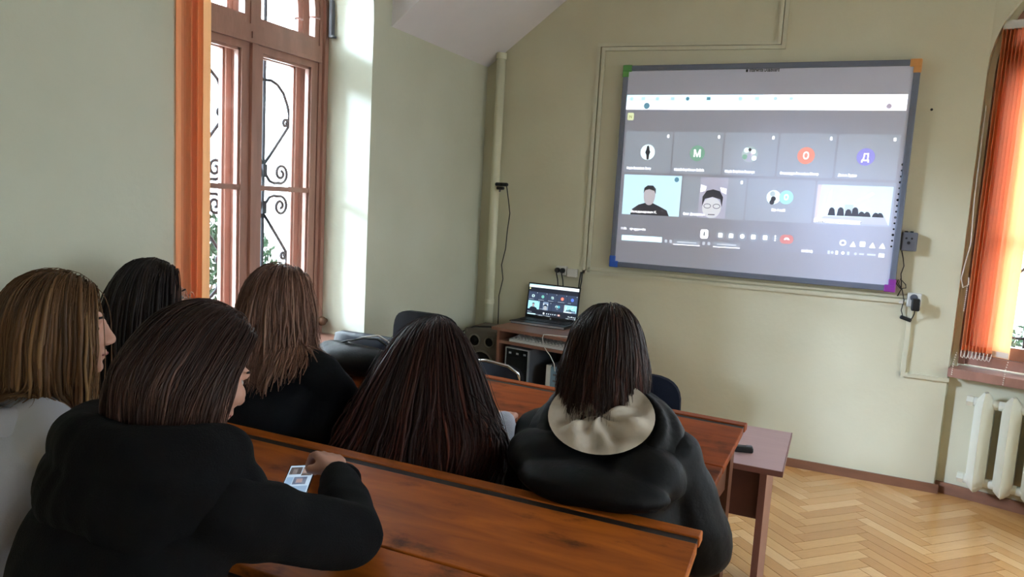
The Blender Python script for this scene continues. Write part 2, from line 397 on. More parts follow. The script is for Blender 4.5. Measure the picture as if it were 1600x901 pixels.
# wrought iron grilles outside
def spiral(P, s, z, d, r, turns, a0, sgn, k=26):
    pts = []
    for i in range(k):
        t = i/(k-1); rr = r*(1-.82*t); a = a0+sgn*turns*2*PI*t
        pts.append(P(s+rr*math.cos(a), z+rr*math.sin(a), d))
    return pts
def grille(P, a, b, z0, z1, zm, axes, d, label):
    root = thing('window_grille', label, 'grille', P((a+b)/2, z0, d))
    for s in axes:
        MB().tube([P(s, z0, d), P(s, z1, d)], .009, 6).build('bar', M_IRON, root)
        MB().tube([P(s+.24, z0, d), P(s+.24, z1, d)], .009, 6).build('bar', M_IRON, root)
    for z in (z0, z1): MB().tube([P(a, z, d), P(b, z, d)], .010, 6).build('rail', M_IRON, root)
    for s in axes:
        for v in (1, -1):
            MB().box(P(s, zm+v*.10, d), (.03, .03, .07)).build('clamp', M_IRON, root)
            for g in (1, -1):
                Q = lambda x, z: P(s+g*x, zm+v*z, d)
                cu = [Q(.170+.026*(1-.7*i/15)*math.cos(-.3+i*.5), .372+.026*(1-.7*i/15)*math.sin(-.3+i*.5)) for i in range(16)]
                MB().tube([Q(0, .13), Q(.05, .185), (Q(.11, .255)), Q(.165, .32), Q(.19, .35)]+cu, .0085, 6).build('scroll', M_IRON, root, True)
                MB().tube([Q(0, .585), Q(.05, .59), Q(.10, .575), Q(.15, .535), Q(.185, .47), Q(.20, .42), Q(.196, .38)], .0085, 6).build('scroll', M_IRON, root, True)
                sp_ = [Q(.140+.058*(1-.8*i/23)*math.cos(-1.9+i*.42), .092+.058*(1-.8*i/23)*math.sin(-1.9+i*.42)) for i in range(24)]
                MB().tube([Q(.006, .12), Q(.02, .08), Q(.05, .045), Q(.085, .035)]+sp_, .0085, 6).build('scroll', M_IRON, root, True)
                MB().tube([Q(.196, .372), Q(.24, .372)], .0075, 6).build('cross_bar', M_IRON, root)
    return root
grille(PL, 2.0, 3.62, .74, 2.95, 1.53, (2.69, 3.17), .535, 'scrolled wrought iron grille outside the left window')
grille(PR, -.1, 1.3, .76, 2.75, 1.50, (.30, .80), .37, 'scrolled wrought iron grille outside the right window')

# greenery outside
M_LEAF = mat('leaf', (.026, .046, .024), rough=.8, var=.3, scale=3, spec=.1)
def shrub(name, label, c, size, n, seed):
    rnd = random.Random(seed); root = thing(name, label, 'shrub', (c[0], c[1], -.6))
    m = MB()
    for _ in range(n):
        a, t, rr = rnd.uniform(0, 2*PI), rnd.uniform(-1, 1), rnd.uniform(.6, 1)
        w = math.sqrt(1-t*t)
        p = Vector((c[0]+size[0]*rr*w*math.cos(a), c[1]+size[1]*rr*w*math.sin(a), c[2]+size[2]*rr*t))
        M = Euler((rnd.uniform(0, 6), rnd.uniform(0, 6), rnd.uniform(0, 6))).to_matrix(); s = rnd.uniform(.03, .055)
        m.add([p+M @ Vector(v) for v in ((-s, 0, 0), (0, -s*.45, s*.15), (s, 0, 0), (0, s*.45, s*.15))], [(0, 1, 2), (0, 2, 3)])
    f = m.build('foliage', M_LEAF, root); f['kind'] = 'stuff'
    st = MB()
    for k in range(5):
        st.tube([(c[0], c[1]+.1*k-.2, -.6), (c[0]+rnd.uniform(-.2, .2), c[1]+size[1]*rnd.uniform(-.5, .5), c[2])], [.03, .012], 6)
    st.build('stem', mat('bark', '5b4636', rough=.9), root)
shrub('garden_shrub', 'green leafy shrub seen through the left window', (-5.6, 4.9, .55), (.7, 1.3, .85), 5200, 3)
shrub('garden_shrub', 'green leafy shrub seen through the right window', (2.5, 9.0, -.1), (2.2, .9, .75), 4200, 4)
struct(MB().box((-1, 3, -.75), (60, 60, .1)).build('ground_outside', mat('pale_ground', (.3, .3, .28), rough=.9)))

# ------------------------------------------------------------------ interactive whiteboard with the projected call
M_BSURF = mat("board_enamel", (.66, .68, .82), rough=.42, var=.03, scale=2)
M_BFRAME = mat('board_frame_grey', '6f7686', rough=.4, var=.05)
M_BLK = mat('black_plastic', '17181a', rough=.45, var=.08)
M_WHT = mat('white_plastic', 'd9d8d0', rough=.4, var=.04)
M_GREYP = mat('grey_plastic', '62646b', rough=.5, var=.06)
_umats = {}
def umat(name, base, em, strength):
    k = (name, strength)
    if k not in _umats: _umats[k] = mat('light_'+name+str(len(_umats)), base, rough=.5, var=0, emit=em, estr=strength, spec=.2)
    return _umats[k]
def text_mesh(s, bold=False):
    c = bpy.data.curves.new('t', 'FONT'); c.body = s; c.size = 1; c.resolution_u = 2
    if bold: c.offset = .02
    o = bpy.data.objects.new('t', c); COL.objects.link(o); bpy.context.view_layer.update()
    e = o.evaluated_get(bpy.context.evaluated_depsgraph_get()); me = e.to_mesh()
    vs = [v.co.copy() for v in me.vertices]; fs = [tuple(p.vertices) for p in me.polygons]
    e.to_mesh_clear(); bpy.data.objects.remove(o); bpy.data.curves.remove(c)
    return vs, fs
class UI:
    """flat picture laid on a screen: U(u, v) in 1000 x 560 units, top left origin"""
    def __init__(self, quad, nrm, parent, S, name):
        self.q = [Vector(p) for p in quad]; self.n = Vector(nrm); self.S = S; self.k = 0
        pm_ = MB().add([self.U(u, v, .0004) for u, v in ((0, 0), (1000, 0), (1000, 560), (0, 560))], [(3, 2, 1, 0)])
        self.root = self.obj(pm_, name, S['page'], parent)
    def U(self, u, v, h=.001):
        a, b, c, d = self.q; s, t = u/1000, v/560
        return (a*(1-s)+b*s)*(1-t)+(d*(1-s)+c*s)*t+self.n*h
    def obj(self, m, name, mt, parent):
        me = bpy.data.meshes.new(name); me.from_pydata([tuple(p) for p in m.v], [], m.f); me.materials.append(mt)
        return link(name, me, parent)
    def poly(self, name, pts, mt, lay=1):
        pts = [self.U(u, v, .0004+.0004*lay) for u, v in pts]
        return self.obj(MB().add(pts[::-1], [tuple(range(len(pts)))]), name, self.S.get(mt, mt) if isinstance(mt, str) else mt, self.root)
    def rect(self, name, u0, v0, u1, v1, mt, lay=1, r=0):
        if not r: return self.poly(name, [(u0, v0), (u1, v0), (u1, v1), (u0, v1)], mt, lay)
        pts = []
        for cx, cy, a in ((u1-r, v0+r, -90), (u1-r, v1-r, 0), (u0+r, v1-r, 90), (u0+r, v0+r, 180)):
            for i in range(5):
                t = math.radians(a+i*22.5); pts.append((cx+r*math.cos(t), cy+r*math.sin(t)))
        return self.poly(name, pts, mt, lay)
    def disc(self, name, u, v, ru, mt, lay=1, rv=None, n=24):
        rv = rv or ru
        return self.poly(name, [(u+ru*math.cos(2*PI*i/n), v+rv*math.sin(2*PI*i/n)) for i in range(n)], mt, lay)
    def text(self, name, s, u, v, width, mt, lay=2, height=None, bold=True):
        vs, fs = text_mesh(s, bold)
        if not vs: return
        w = max(p.x for p in vs)-min(p.x for p in vs); x0 = min(p.x for p in vs)
        sc = width/w; sy = (height/.72) if height else sc
        m = MB().add([self.U(u+(p.x-x0)*sc, v-p.y*sy, .0004+.0004*lay) for p in vs], fs)
        return self.obj(m, name, self.S[mt], self.root)
def call_screen(ui, big=True):
    R, D, T = ui.rect, ui.disc, ui.text
    R('browser_bar', 0, 0, 1000, 54, 'white')
    R('tab_strip', 0, 0, 520, 24, 'cyan', 2)
    if big:
        for i, u in enumerate((20, 67, 124, 184, 242, 322, 440, 500, 565, 620)):
            (R if i % 2 else D)('tab_icon', *((u-7, 8, u+7, 19) if i % 2 else (u, 14, 7)), 'faint' if i not in (5, 4) else 'blue', 3)
        D('site_icon', 83, 40, 12, 'blue', 3); T('address', 'meet.google.com/vjr-qgqm-vhz', 104, 44, 120, 'faint', 3)
        D('profile_icon', 945, 40, 9, 'plum', 3)
    R('badge', 8, 66, 34, 94, 'yellow', 1, 5)
    if big: T('badge_letter', 'N', 16, 86, 10, 'olive')
    xs = [(7, 197), (202, 392), (398, 590), (596, 789), (796, 995)]
    for a, b in xs: R('video_tile', a, 135, b, 290, 'tile', 1, 6)
    for a, b in ((251, 492), (498, 735), (741, 1000)): R('video_tile', a, 299, b, 452, 'tile', 1, 6)
    for (a, b) in xs: R('mute_icon', b-22, 146, b-14, 158, 'white', 2, 3)
    R('mute_icon', 470, 309, 478, 321, 'white', 2, 3)
    # avatars
    D('avatar', 101, 213, 29, 'pale', 2)
    ui.poly('standing_figure', [(97, 190), (104, 188), (107, 196), (108, 205), (112, 212), (108, 222), (107, 240), (99, 241), (96, 222), (91, 214), (95, 203)], 'dark', 3)
    D('avatar', 297, 213, 29, 'green', 2); D('avatar', 493, 213, 29, 'sage', 2)
    for (u, v, r, c) in ((480, 198, 9, 'pale'), (506, 203, 8, 'white'), (476, 222, 9, 'green'), (510, 226, 9, 'pale'), (492, 196, 6, 'dark'), (497, 214, 7, 'pink')): D('avatar_blot', u, v, r, c, 3)
    ui.poly('avatar_figure', [(490, 206), (497, 212), (500, 241), (480, 238), (485, 220)], 'lilac', 4)
    D('avatar', 692, 213, 30, 'red', 2); D('avatar', 891, 213, 30, 'violet', 2)
    D('avatar', 594, 364, 25, 'pale', 2); D('avatar_blot', 594, 370, 9, 'dark', 3); D('avatar_blot', 590, 352, 10, 'sage', 3); D('avatar_blot', 590, 382, 9, 'dark', 3)
    D('avatar', 639, 363, 25, 'teal', 3)
    if big:
        T('avatar_letter', 'М', 284, 226, 26, 'white', 3, 26); T('avatar_letter', 'О', 682, 225, 20, 'white', 3, 25)
        T('avatar_letter', 'Д', 878, 226, 25, 'white', 3, 25); T('avatar_letter', 'О', 631, 372, 16, 'white', 4, 19)
        for s, u, v, w in (('Марія Василівна Звягу', 20, 278, 100), ('Матвій Сергійович Бойків', 213, 279, 115), ('Марія Ігорівна Яковчук', 408, 280, 110),
                           ('Олександра Романівна Мамер', 608, 281, 134), ('Даяна Будин', 807, 282, 62), ('Ще 4 осіб', 592, 414, 48),
                           ('Володимирович К.', 52, 443, 104), ('Олег Дмитрович', 262, 443, 84), ('11:56', 15, 510, 22), ('vjr-qgqm-vhz', 51, 510, 66), ('NASDAQ', 713, 556, 38)):
            T('caption', s, u, v, w, 'white', 5, 9)
    else:
        for u, v, w in ((20, 277, 100), (213, 278, 115), (408, 278, 110), (608, 279, 134), (807, 280, 62), (592, 410, 40), (262, 440, 70), (15, 508, 90)):
            R('caption', u, v-7, u+w, v, 'soft', 5)
        R('avatar_letter', 690, 203, 694, 223, 'white', 4)
    # man in a pale room
    R('video_picture', 13, 299, 246, 451, 'cyanpic', 2); D('talk_icon', 226, 313, 9, 'blue', 3)
    ui.poly('shoulders', [(48, 451), (54, 430), (80, 412), (108, 404), (136, 404), (166, 416), (196, 430), (206, 451)], 'dark', 3)
    D('face', 122, 377, 24, 'skin', 4, 36); ui.poly('cropped_hair', [(97, 368), (99, 348), (112, 338), (134, 338), (146, 350), (147, 370), (140, 358), (120, 352), (104, 356)], 'dark', 5)
    # phone portrait
    R('video_picture', 319, 300, 424, 450, 'lilac', 2); ui.poly('window_light', [(322, 328), (344, 334), (340, 350), (322, 356)], 'white', 3)
    ui.poly('window_light', [(396, 336), (420, 340), (420, 360), (402, 352)], 'white', 3)
    D('face', 370, 412, 36, 'skinlight', 4, 38); ui.poly('dark_hair', [(333, 408), (332, 372), (346, 350), (370, 344), (396, 350), (410, 372), (408, 408), (400, 380), (370, 372), (342, 380)], 'dark', 5)
    for u in (353, 388): D('glasses_lens', u, 406, 14, 'dark', 5, 9); D('eye_area', u, 406, 12, 'skinlight', 6, 7)
    R('mouth', 358, 436, 384, 439, 'dark', 6)
    # classroom
    R('video_picture', 744, 313, 992, 446, 'cyanpic', 2)
    ui.poly('curtain', [(744, 313), (758, 313), (752, 446), (744, 446)], 'pink', 3)
    ui.poly('room_window', [(786, 340), (794, 330), (790, 410), (776, 416)], 'white', 3)
    ui.poly('beam', [(796, 372), (846, 332), (850, 338), (798, 378)], 'soft', 3)
    ui.poly('lamp', [(900, 352), (926, 334), (934, 340), (908, 358)], 'white', 3); ui.poly('lamp', [(878, 364), (894, 354), (900, 360), (884, 370)], 'white', 3)
    R('door', 842, 380, 870, 404, 'sage', 3)
    for u, v, h in ((800, 398, 26), (830, 396, 28), (856, 400, 22), (878, 394, 30), (900, 406, 16), (918, 406, 16), (946, 406, 14), (960, 404, 14)):
        ui.poly('seated_figure', [(u-12, 420), (u-9, 424-h), (u-3, 418-h), (u+4, 419-h), (u+9, 425-h), (u+13, 420)], 'dark', 4)
    ui.poly('desk_row', [(776, 424), (976, 420), (990, 446), (750, 446)], 'lilac', 3)
    ui.poly('tile_caption_bar', [(744, 432), (900, 436), (900, 448), (744, 446)], 'white', 5)
    if big: T('caption', 'Вінницька Пенітенціарна Портрет', 752, 446, 150, 'grey', 6, 8)
    # controls
    R('mute_button', 336, 494, 366, 528, 'white', 2, 8)
    if big: R('mute_button_icon', 348, 502, 354, 518, 'grey', 3, 3)
    for u in (413, 453, 495, 536, 579, 615):
        D('control_button', u, 512, 17 if u != 615 else 11, 'tile', 1)
        if u == 615:
            for v in (504, 512, 520): D('control_icon', u, v, 2.5, 'white', 2)
        elif u == 495: D('control_icon', u, 512, 8, 'white', 2)
        else: R('control_icon', u-8, 504, u+8, 520, 'white', 2, 3)
    R('hang_up_button', 632, 497, 680, 530, 'hang', 2, 15); ui.poly('hang_up_icon', [(646, 516), (650, 509), (656, 507), (662, 509), (667, 516), (661, 516), (656, 513), (651, 516)], 'white', 3)
    for i, u in enumerate((850, 884, 915, 948, 980)):
        if i == 0: D('meeting_icon', u, 515, 11, 'white', 2, 10); D('meeting_icon', u, 515, 7, 'page', 3, 6)
        elif i == 2: R('meeting_icon', u-9, 507, u+9, 525, 'white', 2, 3)
        else: ui.poly('meeting_icon', [(u-10, 527), (u-5, 517), (u, 508), (u+5, 517), (u+10, 527)], 'white', 2)
    R('search_box', 20, 532, 186, 552, 'cyan', 2)
    if big: T('search_text', 'Пошук', 44, 546, 30, 'faint', 3, 8)
    for u0, u1 in ((233, 337), (389, 490)):
        R('task_tab', u0, 537, u1, 554, 'tile', 1); R('task_underline', u0, 555, u1, 557.5, 'white', 3); R('task_title', u0+14, 544, u1-14, 549, 'soft', 3)
    for u in (203, 222, 352, 372): R('task_icon', u-5, 540, u+5, 552, 'soft', 3, 3)
    for i, u in enumerate((806, 818, 833, 854, 872, 896)): (D if i % 2 else R)('tray_icon', *((u, 551, 5) if i % 2 else (u-4, 545, u+4, 557)), 'white' if i in (2, 3) else 'soft', 3)
    R('tray_clock', 908, 548, 924, 554, 'soft', 3); R('tray_clock', 934, 548, 962, 554, 'soft', 3); R('tray_note', 972, 545, 990, 558, 'white', 3)
BG = (.64, .66, .80)
SB = {k: umat(k, BG, e, s) for k, (e, s) in dict(page=((.28, .36, .5), .03), tile=((.36, .52, .62), .12), white=((1, 1, 1), .85), cyan=((.62, .98, 1), .62),
      faint=((.4, .7, .8), .45), blue=((.12, .38, .55), .25), plum=((.4, .3, .4), .3), yellow=((.75, .85, .35), .4), olive=((.4, .45, .2), .2), pale=((.75, 1, .98), .55),
      dark=((.12, .14, .18), .02), green=((.25, .62, .45), .22), sage=((.45, .7, .55), .22), pink=((.8, .6, .65), .3), lilac=((.55, .55, .75), .2), red=((.95, .30, .22), .40),
      violet=((.30, .28, .85), .36), teal=((.15, .75, .78), .4), soft=((.7, .8, .9), .3), grey=((.3, .35, .4), .12), skin=((.62, .55, .55), .25), skinlight=((.7, .72, .74), .36), cyanpic=((.55, .92, 1), .42), hang=((.85, .25, .25), .3)).items()}
for k, b_ in (('dark', (.13, .13, .16)), ('red', (.52, .30, .28)), ('violet', (.33, .33, .56)), ('green', (.34, .48, .42)), ('blue', (.2, .33, .42)), ('grey', (.25, .27, .3)), ('hang', (.5, .32, .34)), ('olive', (.35, .36, .2))):
    MATS[SB[k].name].node_tree.nodes['Principled BSDF'].inputs['Base Color'].default_value = (*b_, 1)

bd = thing('interactive_whiteboard', 'large grey framed interactive whiteboard with a projected video call on the front wall', 'whiteboard', (-.54, 4.79, 1.146))
x0, x1, z0, z1 = -1.385, .309, 1.147, 2.441
MB().box(((x0+x1)/2, 4.762, (z0+z1)/2), (x1-x0-.03, .05, z1-z0-.03)).build('surface', M_BSURF, bd)
for nm, c, s in (('frame_rail', ((x0+x1)/2, 4.758, z1-.016), (x1-x0-.1, .06, .034)), ('frame_rail', ((x0+x1)/2, 4.758, z0+.016), (x1-x0-.1, .06, .034)),
                 ('frame_rail', (x0+.016, 4.758, (z0+z1)/2), (.034, .06, z1-z0-.1)), ('frame_rail', (x1-.016, 4.758, (z0+z1)/2), (.034, .06, z1-z0-.1))):
    MB().rbox(c, s, .006).build(nm, M_BFRAME, bd)
for (cx, cz, dx_, dz_, colr, lab) in ((x0, z1, 1, -1, '5a9a4c', 'green'), (x1, z1, -1, -1, 'e0a05c', 'orange'), (x0, z0, 1, 1, '2a5fc4', 'blue'), (x1, z0, -1, 1, '963aa6', 'purple')):
    m = MB(); m.rbox((cx+dx_*.026, 4.757, cz+dz_*.016), (.06, .066, .042), .006); m.rbox((cx+dx_*.0155, 4.7572, cz+dz_*.0335), (.040, .0624, .077), .006)
    o = m.build('corner_cap', mat(lab+'_cap', colr, rough=.4, var=.05), bd); o['label'] = lab+' plastic corner cap'
vs_, fs_ = text_mesh('Interwrite DualBoard', True); wmax = max(p.x for p in vs_)
MB().add([(-.605+p.x*.172/wmax, 4.7362, 2.391+p.y*.034) for p in vs_], [f[::1] for f in fs_]).build('board_title', M_BLK, bd)
MB().rbox((-.618, 4.7365, 2.398), (.012, .001, .016), .003).build('board_logo', M_BLK, bd)
for i in range(15):
    t = i/14
    MB().disc((.2755-.009*t, 4.7365, 1.866-.463*t), .0055 if i % 3 else .007, .001, n=12).build('touch_key', M_GREYP if i in (4, 9) else M_BLK, bd)
ui = UI([(-1.351, 4.737, 2.258), (.262, 4.737, 2.254), (.252, 4.737, 1.334), (-1.349, 4.737, 1.310)], (0, -1, 0), bd, SB, 'projected_picture')
call_screen(ui)

# ------------------------------------------------------------------ things on the front wall
def conduit(n, pts, w=.022, t=.016, y=YF):
    m = MB(); t0 = t
    for q_, ((xa, za), (xb, zb)) in enumerate(zip(pts[:-1], pts[1:])):
        t = t0+.0012*q_
        d = Vector((xb-xa, 0, zb-za)).normalized(); s = Vector((-d.z, 0, d.x))*w/2; e = d*w/2; A = Vector((xa, y, za))-e; B = Vector((xb, y, zb))+e; T = Vector((0, -t, 0))
        m.hexa([A-s, B-s, B-s+T*.0, A-s, A+s, B+s, B+s, A+s]) if False else m.hexa([A-s, A+s, A+s+T, A-s+T, B-s, B+s, B+s+T, B-s+T])
    return struct(m.build('trim_%d' % n, M_TRIM))
conduit(3, [(-1.577, 1.09), (-1.574, 2.587), (-.452, 2.566), (-.452, 3.28)])
conduit(4, [(-1.545, 1.10), (-1.542, 2.560), (-.425, 2.540), (-.425, 3.28)])
conduit(5, [(-1.60, 1.086), (.372, 1.092)], .024)
conduit(6, [(-1.54, 1.114), (.372, 1.120)], .014)
conduit(7, [(.405, 1.06), (.405, .668), (.628, .668)], .024)

M_PIPE = mat('painted_pipe', (.76, .74, .54), rough=.35, var=.04)
pp = thing('heating_pipe', 'painted vertical heating pipe in the room corner', 'pipe', (-2.255, 4.735, 0))
MB().tube([(-2.255, 4.735, 0), (-2.262, 4.735, 2.53)], .031, 18).build('riser', M_PIPE, pp, True)
MB().tube([(-2.257, 4.735, .80), (-2.257, 4.735, .83)], .034, 18).build('coupling', M_PIPE, pp)
MB().tube([(-2.262, 4.735, 2.505), (-2.262, 4.735, 2.545)], .037, 18).build('ceiling_collar', M_PIPE, pp)

wc = thing('webcam', 'black webcam clipped to the corner heating pipe', 'webcam', (-2.187, 4.68, 1.60))
MB().rbox((-2.187, 4.688, 1.648), (.098, .03, .026), .012, 3).build('body', M_BLK, wc, True)
MB().disc((-2.187, 4.671, 1.648), .009, .006, n=16).build('lens', mat('lens_glass', '0b0c12', rough=.08, var=0), wc)
MB().rbox((-2.200, 4.698, 1.622), (.05, .04, .022), .008).build('clip', M_BLK, wc)
MB().tube([(-2.20, 4.698, 1.615), (-2.205, 4.698, 1.597)], .007, 8).build('foot', M_GREYP, wc)
MB().tube([(-2.15, 4.69, 1.64), (-2.145, 4.72, 1.55), (-2.15, 4.77, 1.45), (-2.165, 4.775, 1.32), (-2.17, 4.775, 1.2), (-2.195, 4.775, 1.08), (-2.178, 4.775, .98), (-2.20, 4.77, .86), (-2.195, 4.765, .75), (-2.19, 4.76, .58)], .0035, 6).build('cable', M_BLK, wc, True)

sk = thing('wall_socket', 'white double wall socket with two black plugs above the laptop', 'socket', (-1.7, 4.79, 1.05))
MB().rbox((-1.735, 4.772, 1.082), (.078, .036, .062), .006).build('socket_plate', M_WHT, sk)
MB().rbox((-1.655, 4.770, 1.072), (.068, .040, .056), .004).build('junction_box', M_WHT, sk)
for x in (-1.757, -1.719):
    MB().lathe([(.0, 0), (.018, 0), (.018, .02), (.012, .03), (0, .03)], (x, 4.754, 1.084), (0, -1, 0), 16).build('plug', M_BLK, sk)
    MB().tube([(x, 4.735, 1.08), (x, 4.732, 1.06), (x+.006, 4.745, 1.02), (x+.008, 4.765, .95), (x+.02, 4.772, .82)], .004, 6).build('cable', M_BLK, sk, True)
o = MB()
for k, dx_ in enumerate((0, .009)):
    o.tube([(-1.592+dx_, 4.765, 1.085), (-1.600+dx_*1.6, 4.768, 1.02), (-1.604+dx_, 4.77, .96), (-1.610-dx_, 4.772, .90), (-1.622+dx_, 4.775, .84), (-1.628, 4.775, .78), (-1.63, 4.772, .60)], .0045, 6)
tag(o.build('power_cable', M_BLK, None, True), 'twisted black cable hanging from the conduit beside the laptop', 'cable')

cb = thing('board_control_box', 'grey control box hanging at the right edge of the whiteboard', 'control box', (.355, 4.79, 1.385))
MB().rbox((.356, 4.765, 1.436), (.080, .05, .106), .006).build('case', M_GREYP, cb)
for x, z, r in ((.338, 1.455, .006), (.366, 1.455, .006), (.352, 1.43, .009)): MB().disc((x, 4.739, z), r, .004, n=12).build('button', M_BLK, cb)
for x in (.336, .364): MB().rbox((x, 4.765, 1.492), (.016, .03, .008), .002).build('top_plug', M_BLK, cb)
MB().tube([(.322, 4.752, 1.386), (.336, 4.77, 1.34), (.345, 4.775, 1.295), (.335, 4.775, 1.25), (.342, 4.775, 1.2), (.345, 4.772, 1.16), (.33, 4.77, 1.12)], .003, 6).build('cable', M_BLK, cb, True)
ps = thing('wall_socket', 'white wall socket holding a black power adapter right of the whiteboard', 'socket', (.417, 4.79, 1.07))
MB().rbox((.417, 4.776, 1.105), (.072, .028, .082), .006).build('socket_plate', M_WHT, ps)
MB().disc((.414, 4.7625, 1.12), .02, .003, n=20).build('socket_well', M_GREYP, ps)
ad = thing('power_adapter', 'black power adapter plugged into the wall socket by the board', 'adapter', (.428, 4.76, 1.05))
MB().rbox((.424, 4.737, 1.083), (.042, .048, .070), .007).build('case', M_BLK, ad)
MB().tube([(.424, 4.735, 1.05), (.424, 4.745, 1.03), (.418, 4.76, 1.005), (.412, 4.77, .992)], .003, 6).build('cable', M_BLK, ad, True)
dg = thing('usb_extender', 'small black usb box dangling below the whiteboard corner', 'adapter', (.388, 4.79, .98))
MB().rbox((.386, 4.772, .994), (.064, .02, .022), .008, 3, Ry(.28)).build('case', M_BLK, dg, True)
MB().tube([(.372, 4.772, 1.0), (.358, 4.772, 1.04), (.366, 4.775, 1.1), (.35, 4.776, 1.16), (.328, 4.776, 1.19), (.335, 4.776, 1.22), (.365, 4.776, 1.19), (.368, 4.772, 1.17), (.34, 4.77, 1.165), (.318, 4.772, 1.19), (.325, 4.775, 1.215)], .003, 6).build('cable', M_BLK, dg, True)
MB().rbox((.352, 4.766, 1.086), (.022, .012, .016), .003).build('cable_tag', M_WHT, dg)
tag(MB().lathe([(0, 0), (.007, 0), (.007, .003), (.002, .004), (.002, .03), (0, .03)], (.388, 4.762, 2.174), (0, 1, 0), 10).build('wall_nail', M_IRON), 'small metal nail in the wall right of the whiteboard', 'nail')
# window fittings on the left
hk = thing('blind_bracket', 'grey metal blind bracket at the top of the left window', 'bracket', (-2.66, 3.37, 2.38))
MB().rbox((-2.655, 3.385, 2.47), (.022, .03, .20), .004).build('arm', M_GREYP, hk); MB().rbox((-2.645, 3.38, 2.375), (.036, .03, .014), .004).build('foot', M_GREYP, hk)
tag(MB().lathe([(.0, 0), (.014, 0), (.012, .02), (.026, .032), (.026, .05), (.012, .062), (0, .063)], (-2.655, 3.405, .80), (0, -1, 0), 16).build('wooden_peg', mat('knob_wood', '6b4a30', rough=.5), None, True), 'small brown wooden peg low on the left window reveal', 'peg')

# ------------------------------------------------------------------ vertical blinds
def fabric(name, c, trans):
    m = bpy.data.materials.new(name); m.use_nodes = True; n = m.node_tree.nodes; l = m.node_tree.links; b = n['Principled BSDF']
    b.inputs['Base Color'].default_value = (*lin(c), 1); b.inputs['Roughness'].default_value = .85
    t = n.new('ShaderNodeTexCoord'); w = n.new('ShaderNodeTexWave'); w.inputs['Scale'].default_value = 60; w.inputs['Distortion'].default_value = 1; l.new(t.outputs['Object'], w.inputs[0])
    bp = n.new('ShaderNodeBump'); bp.inputs['Strength'].default_value = .1; l.new(w.outputs['Fac'], bp.inputs['Height']); l.new(bp.outputs[0], b.inputs['Normal'])
    tl = n.new('ShaderNodeBsdfTranslucent'); tl.inputs[0].default_value = (*lin(trans), 1)
    mx = n.new('ShaderNodeMixShader'); mx.inputs[0].default_value = .55
    l.new(b.outputs[0], mx.inputs[1]); l.new(tl.outputs[0], mx.inputs[2]); l.new(mx.outputs[0], n['Material Output'].inputs['Surface'])
    return m
M_BLIND = fabric('blind_orange', 'ffc49a', 'ffd4ac'); M_BLIND_BACKLIT = fabric('blind_orange_backlit', 'fad4ac', 'ffe2bc')  # second fabric is a paler copy: the end slat's backlight put into colour
M_BEAD = mat('bead_chain', 'e6ddd0', rough=.4, var=0)
def slat(root, c, w, ang, z0, z1, mt, bow=.012):
    d = Vector((math.cos(ang), math.sin(ang), 0)); n = Vector((-d.y, d.x, 0)); rings = []
    k = 7; top = []; bot = []
    pts = []
    for i in range(k):
        t = i/(k-1)-.5; pts.append(Vector(c)+d*w*t+n*bow*math.cos(PI*t))
    for i in range(k-1, -1, -1):
        t = i/(k-1)-.5; pts.append(Vector(c)+d*w*t+n*(bow*math.cos(PI*t)-.0012))
    o = MB().prism([p+Vector((0, 0, z0)) for p in pts], (0, 0, z1-z0)).build('slat', mt, root)
    MB().box((c[0], c[1], z0+.02), (w*.9, .003, .03), Rz(ang)).build('bottom_weight', M_BEAD if mt is not M_BLIND else mt, o)
    return o
bl = thing('vertical_blind', 'orange vertical blind gathered at the near side of the left window', 'blind', (-2.34, 2.15, .8))
MB().rbox((-2.345, 2.74, 2.80), (.045, 1.4, .04), .006).build('headrail', M_WHT, bl)
for i in range(5):
    slat(bl, (-2.362, 2.124+.0155*i, 0), .052, math.radians(2 if i % 2 else 38), .80, 2.78, M_BLIND)
slat(bl, (-2.356, 2.208, 0), .072, math.radians(70), .80, 2.78, M_BLIND_BACKLIT)
b2 = thing('vertical_blind', 'orange vertical blind gathered at the left side of the right window', 'blind', PR(.1, .8, .0))
def PRs(s, d): return PR(s, 0, d)
fa = math.atan2(FD.y, FD.x)
hr = MB(); seg_box(hr, PR, .045, 1.15, 2.60, 2.645, .02, .06); hr.build('headrail', M_WHT, b2)
for i in range(8):
    slat(b2, PRs(.062+.017*i, .035), .085, fa+math.radians(74), .845, 2.60, M_BLIND)
slat(b2, PRs(.232, .035), .09, fa+math.radians(-16), .83, 2.60, M_BLIND_BACKLIT)
for i in range(8):
    s = .05+.018*i
    MB().tube([PR(s, .85, .0), PR(s+.002, .815, -.006), PR(s+.012, .808, -.008), PR(s+.018, .83, -.006), PR(s+.02, .85, 0)], .0025, 6).build('bead_chain', M_BEAD, b2, True)
MB().tube([PR(.015, 2.2, .01), PR(.018, 1.7, .0), PR(.03, 1.45, -.004), PR(.005, 1.25, -.006), PR(.02, 1.20, -.008), PR(.045, 1.22, -.006), PR(.04, 1.26, 0)], .003, 6).build('pull_cord', M_BEAD, b2, True)
for s, za, zb in ((.042, 1.22, 1.06), (.03, .83, .70), (.275, .82, .69)):
    m = MB(); k = int((za-zb)/.011)
    for i in range(k): m.ell(PR(s-.004*i/k, za-(za-zb)*i/k, -.008 if zb > 1 else -.05*min(1, i/k*3)), (.0038,)*3, u=6, w=4)
    m.build('bead_chain', M_BEAD, b2)

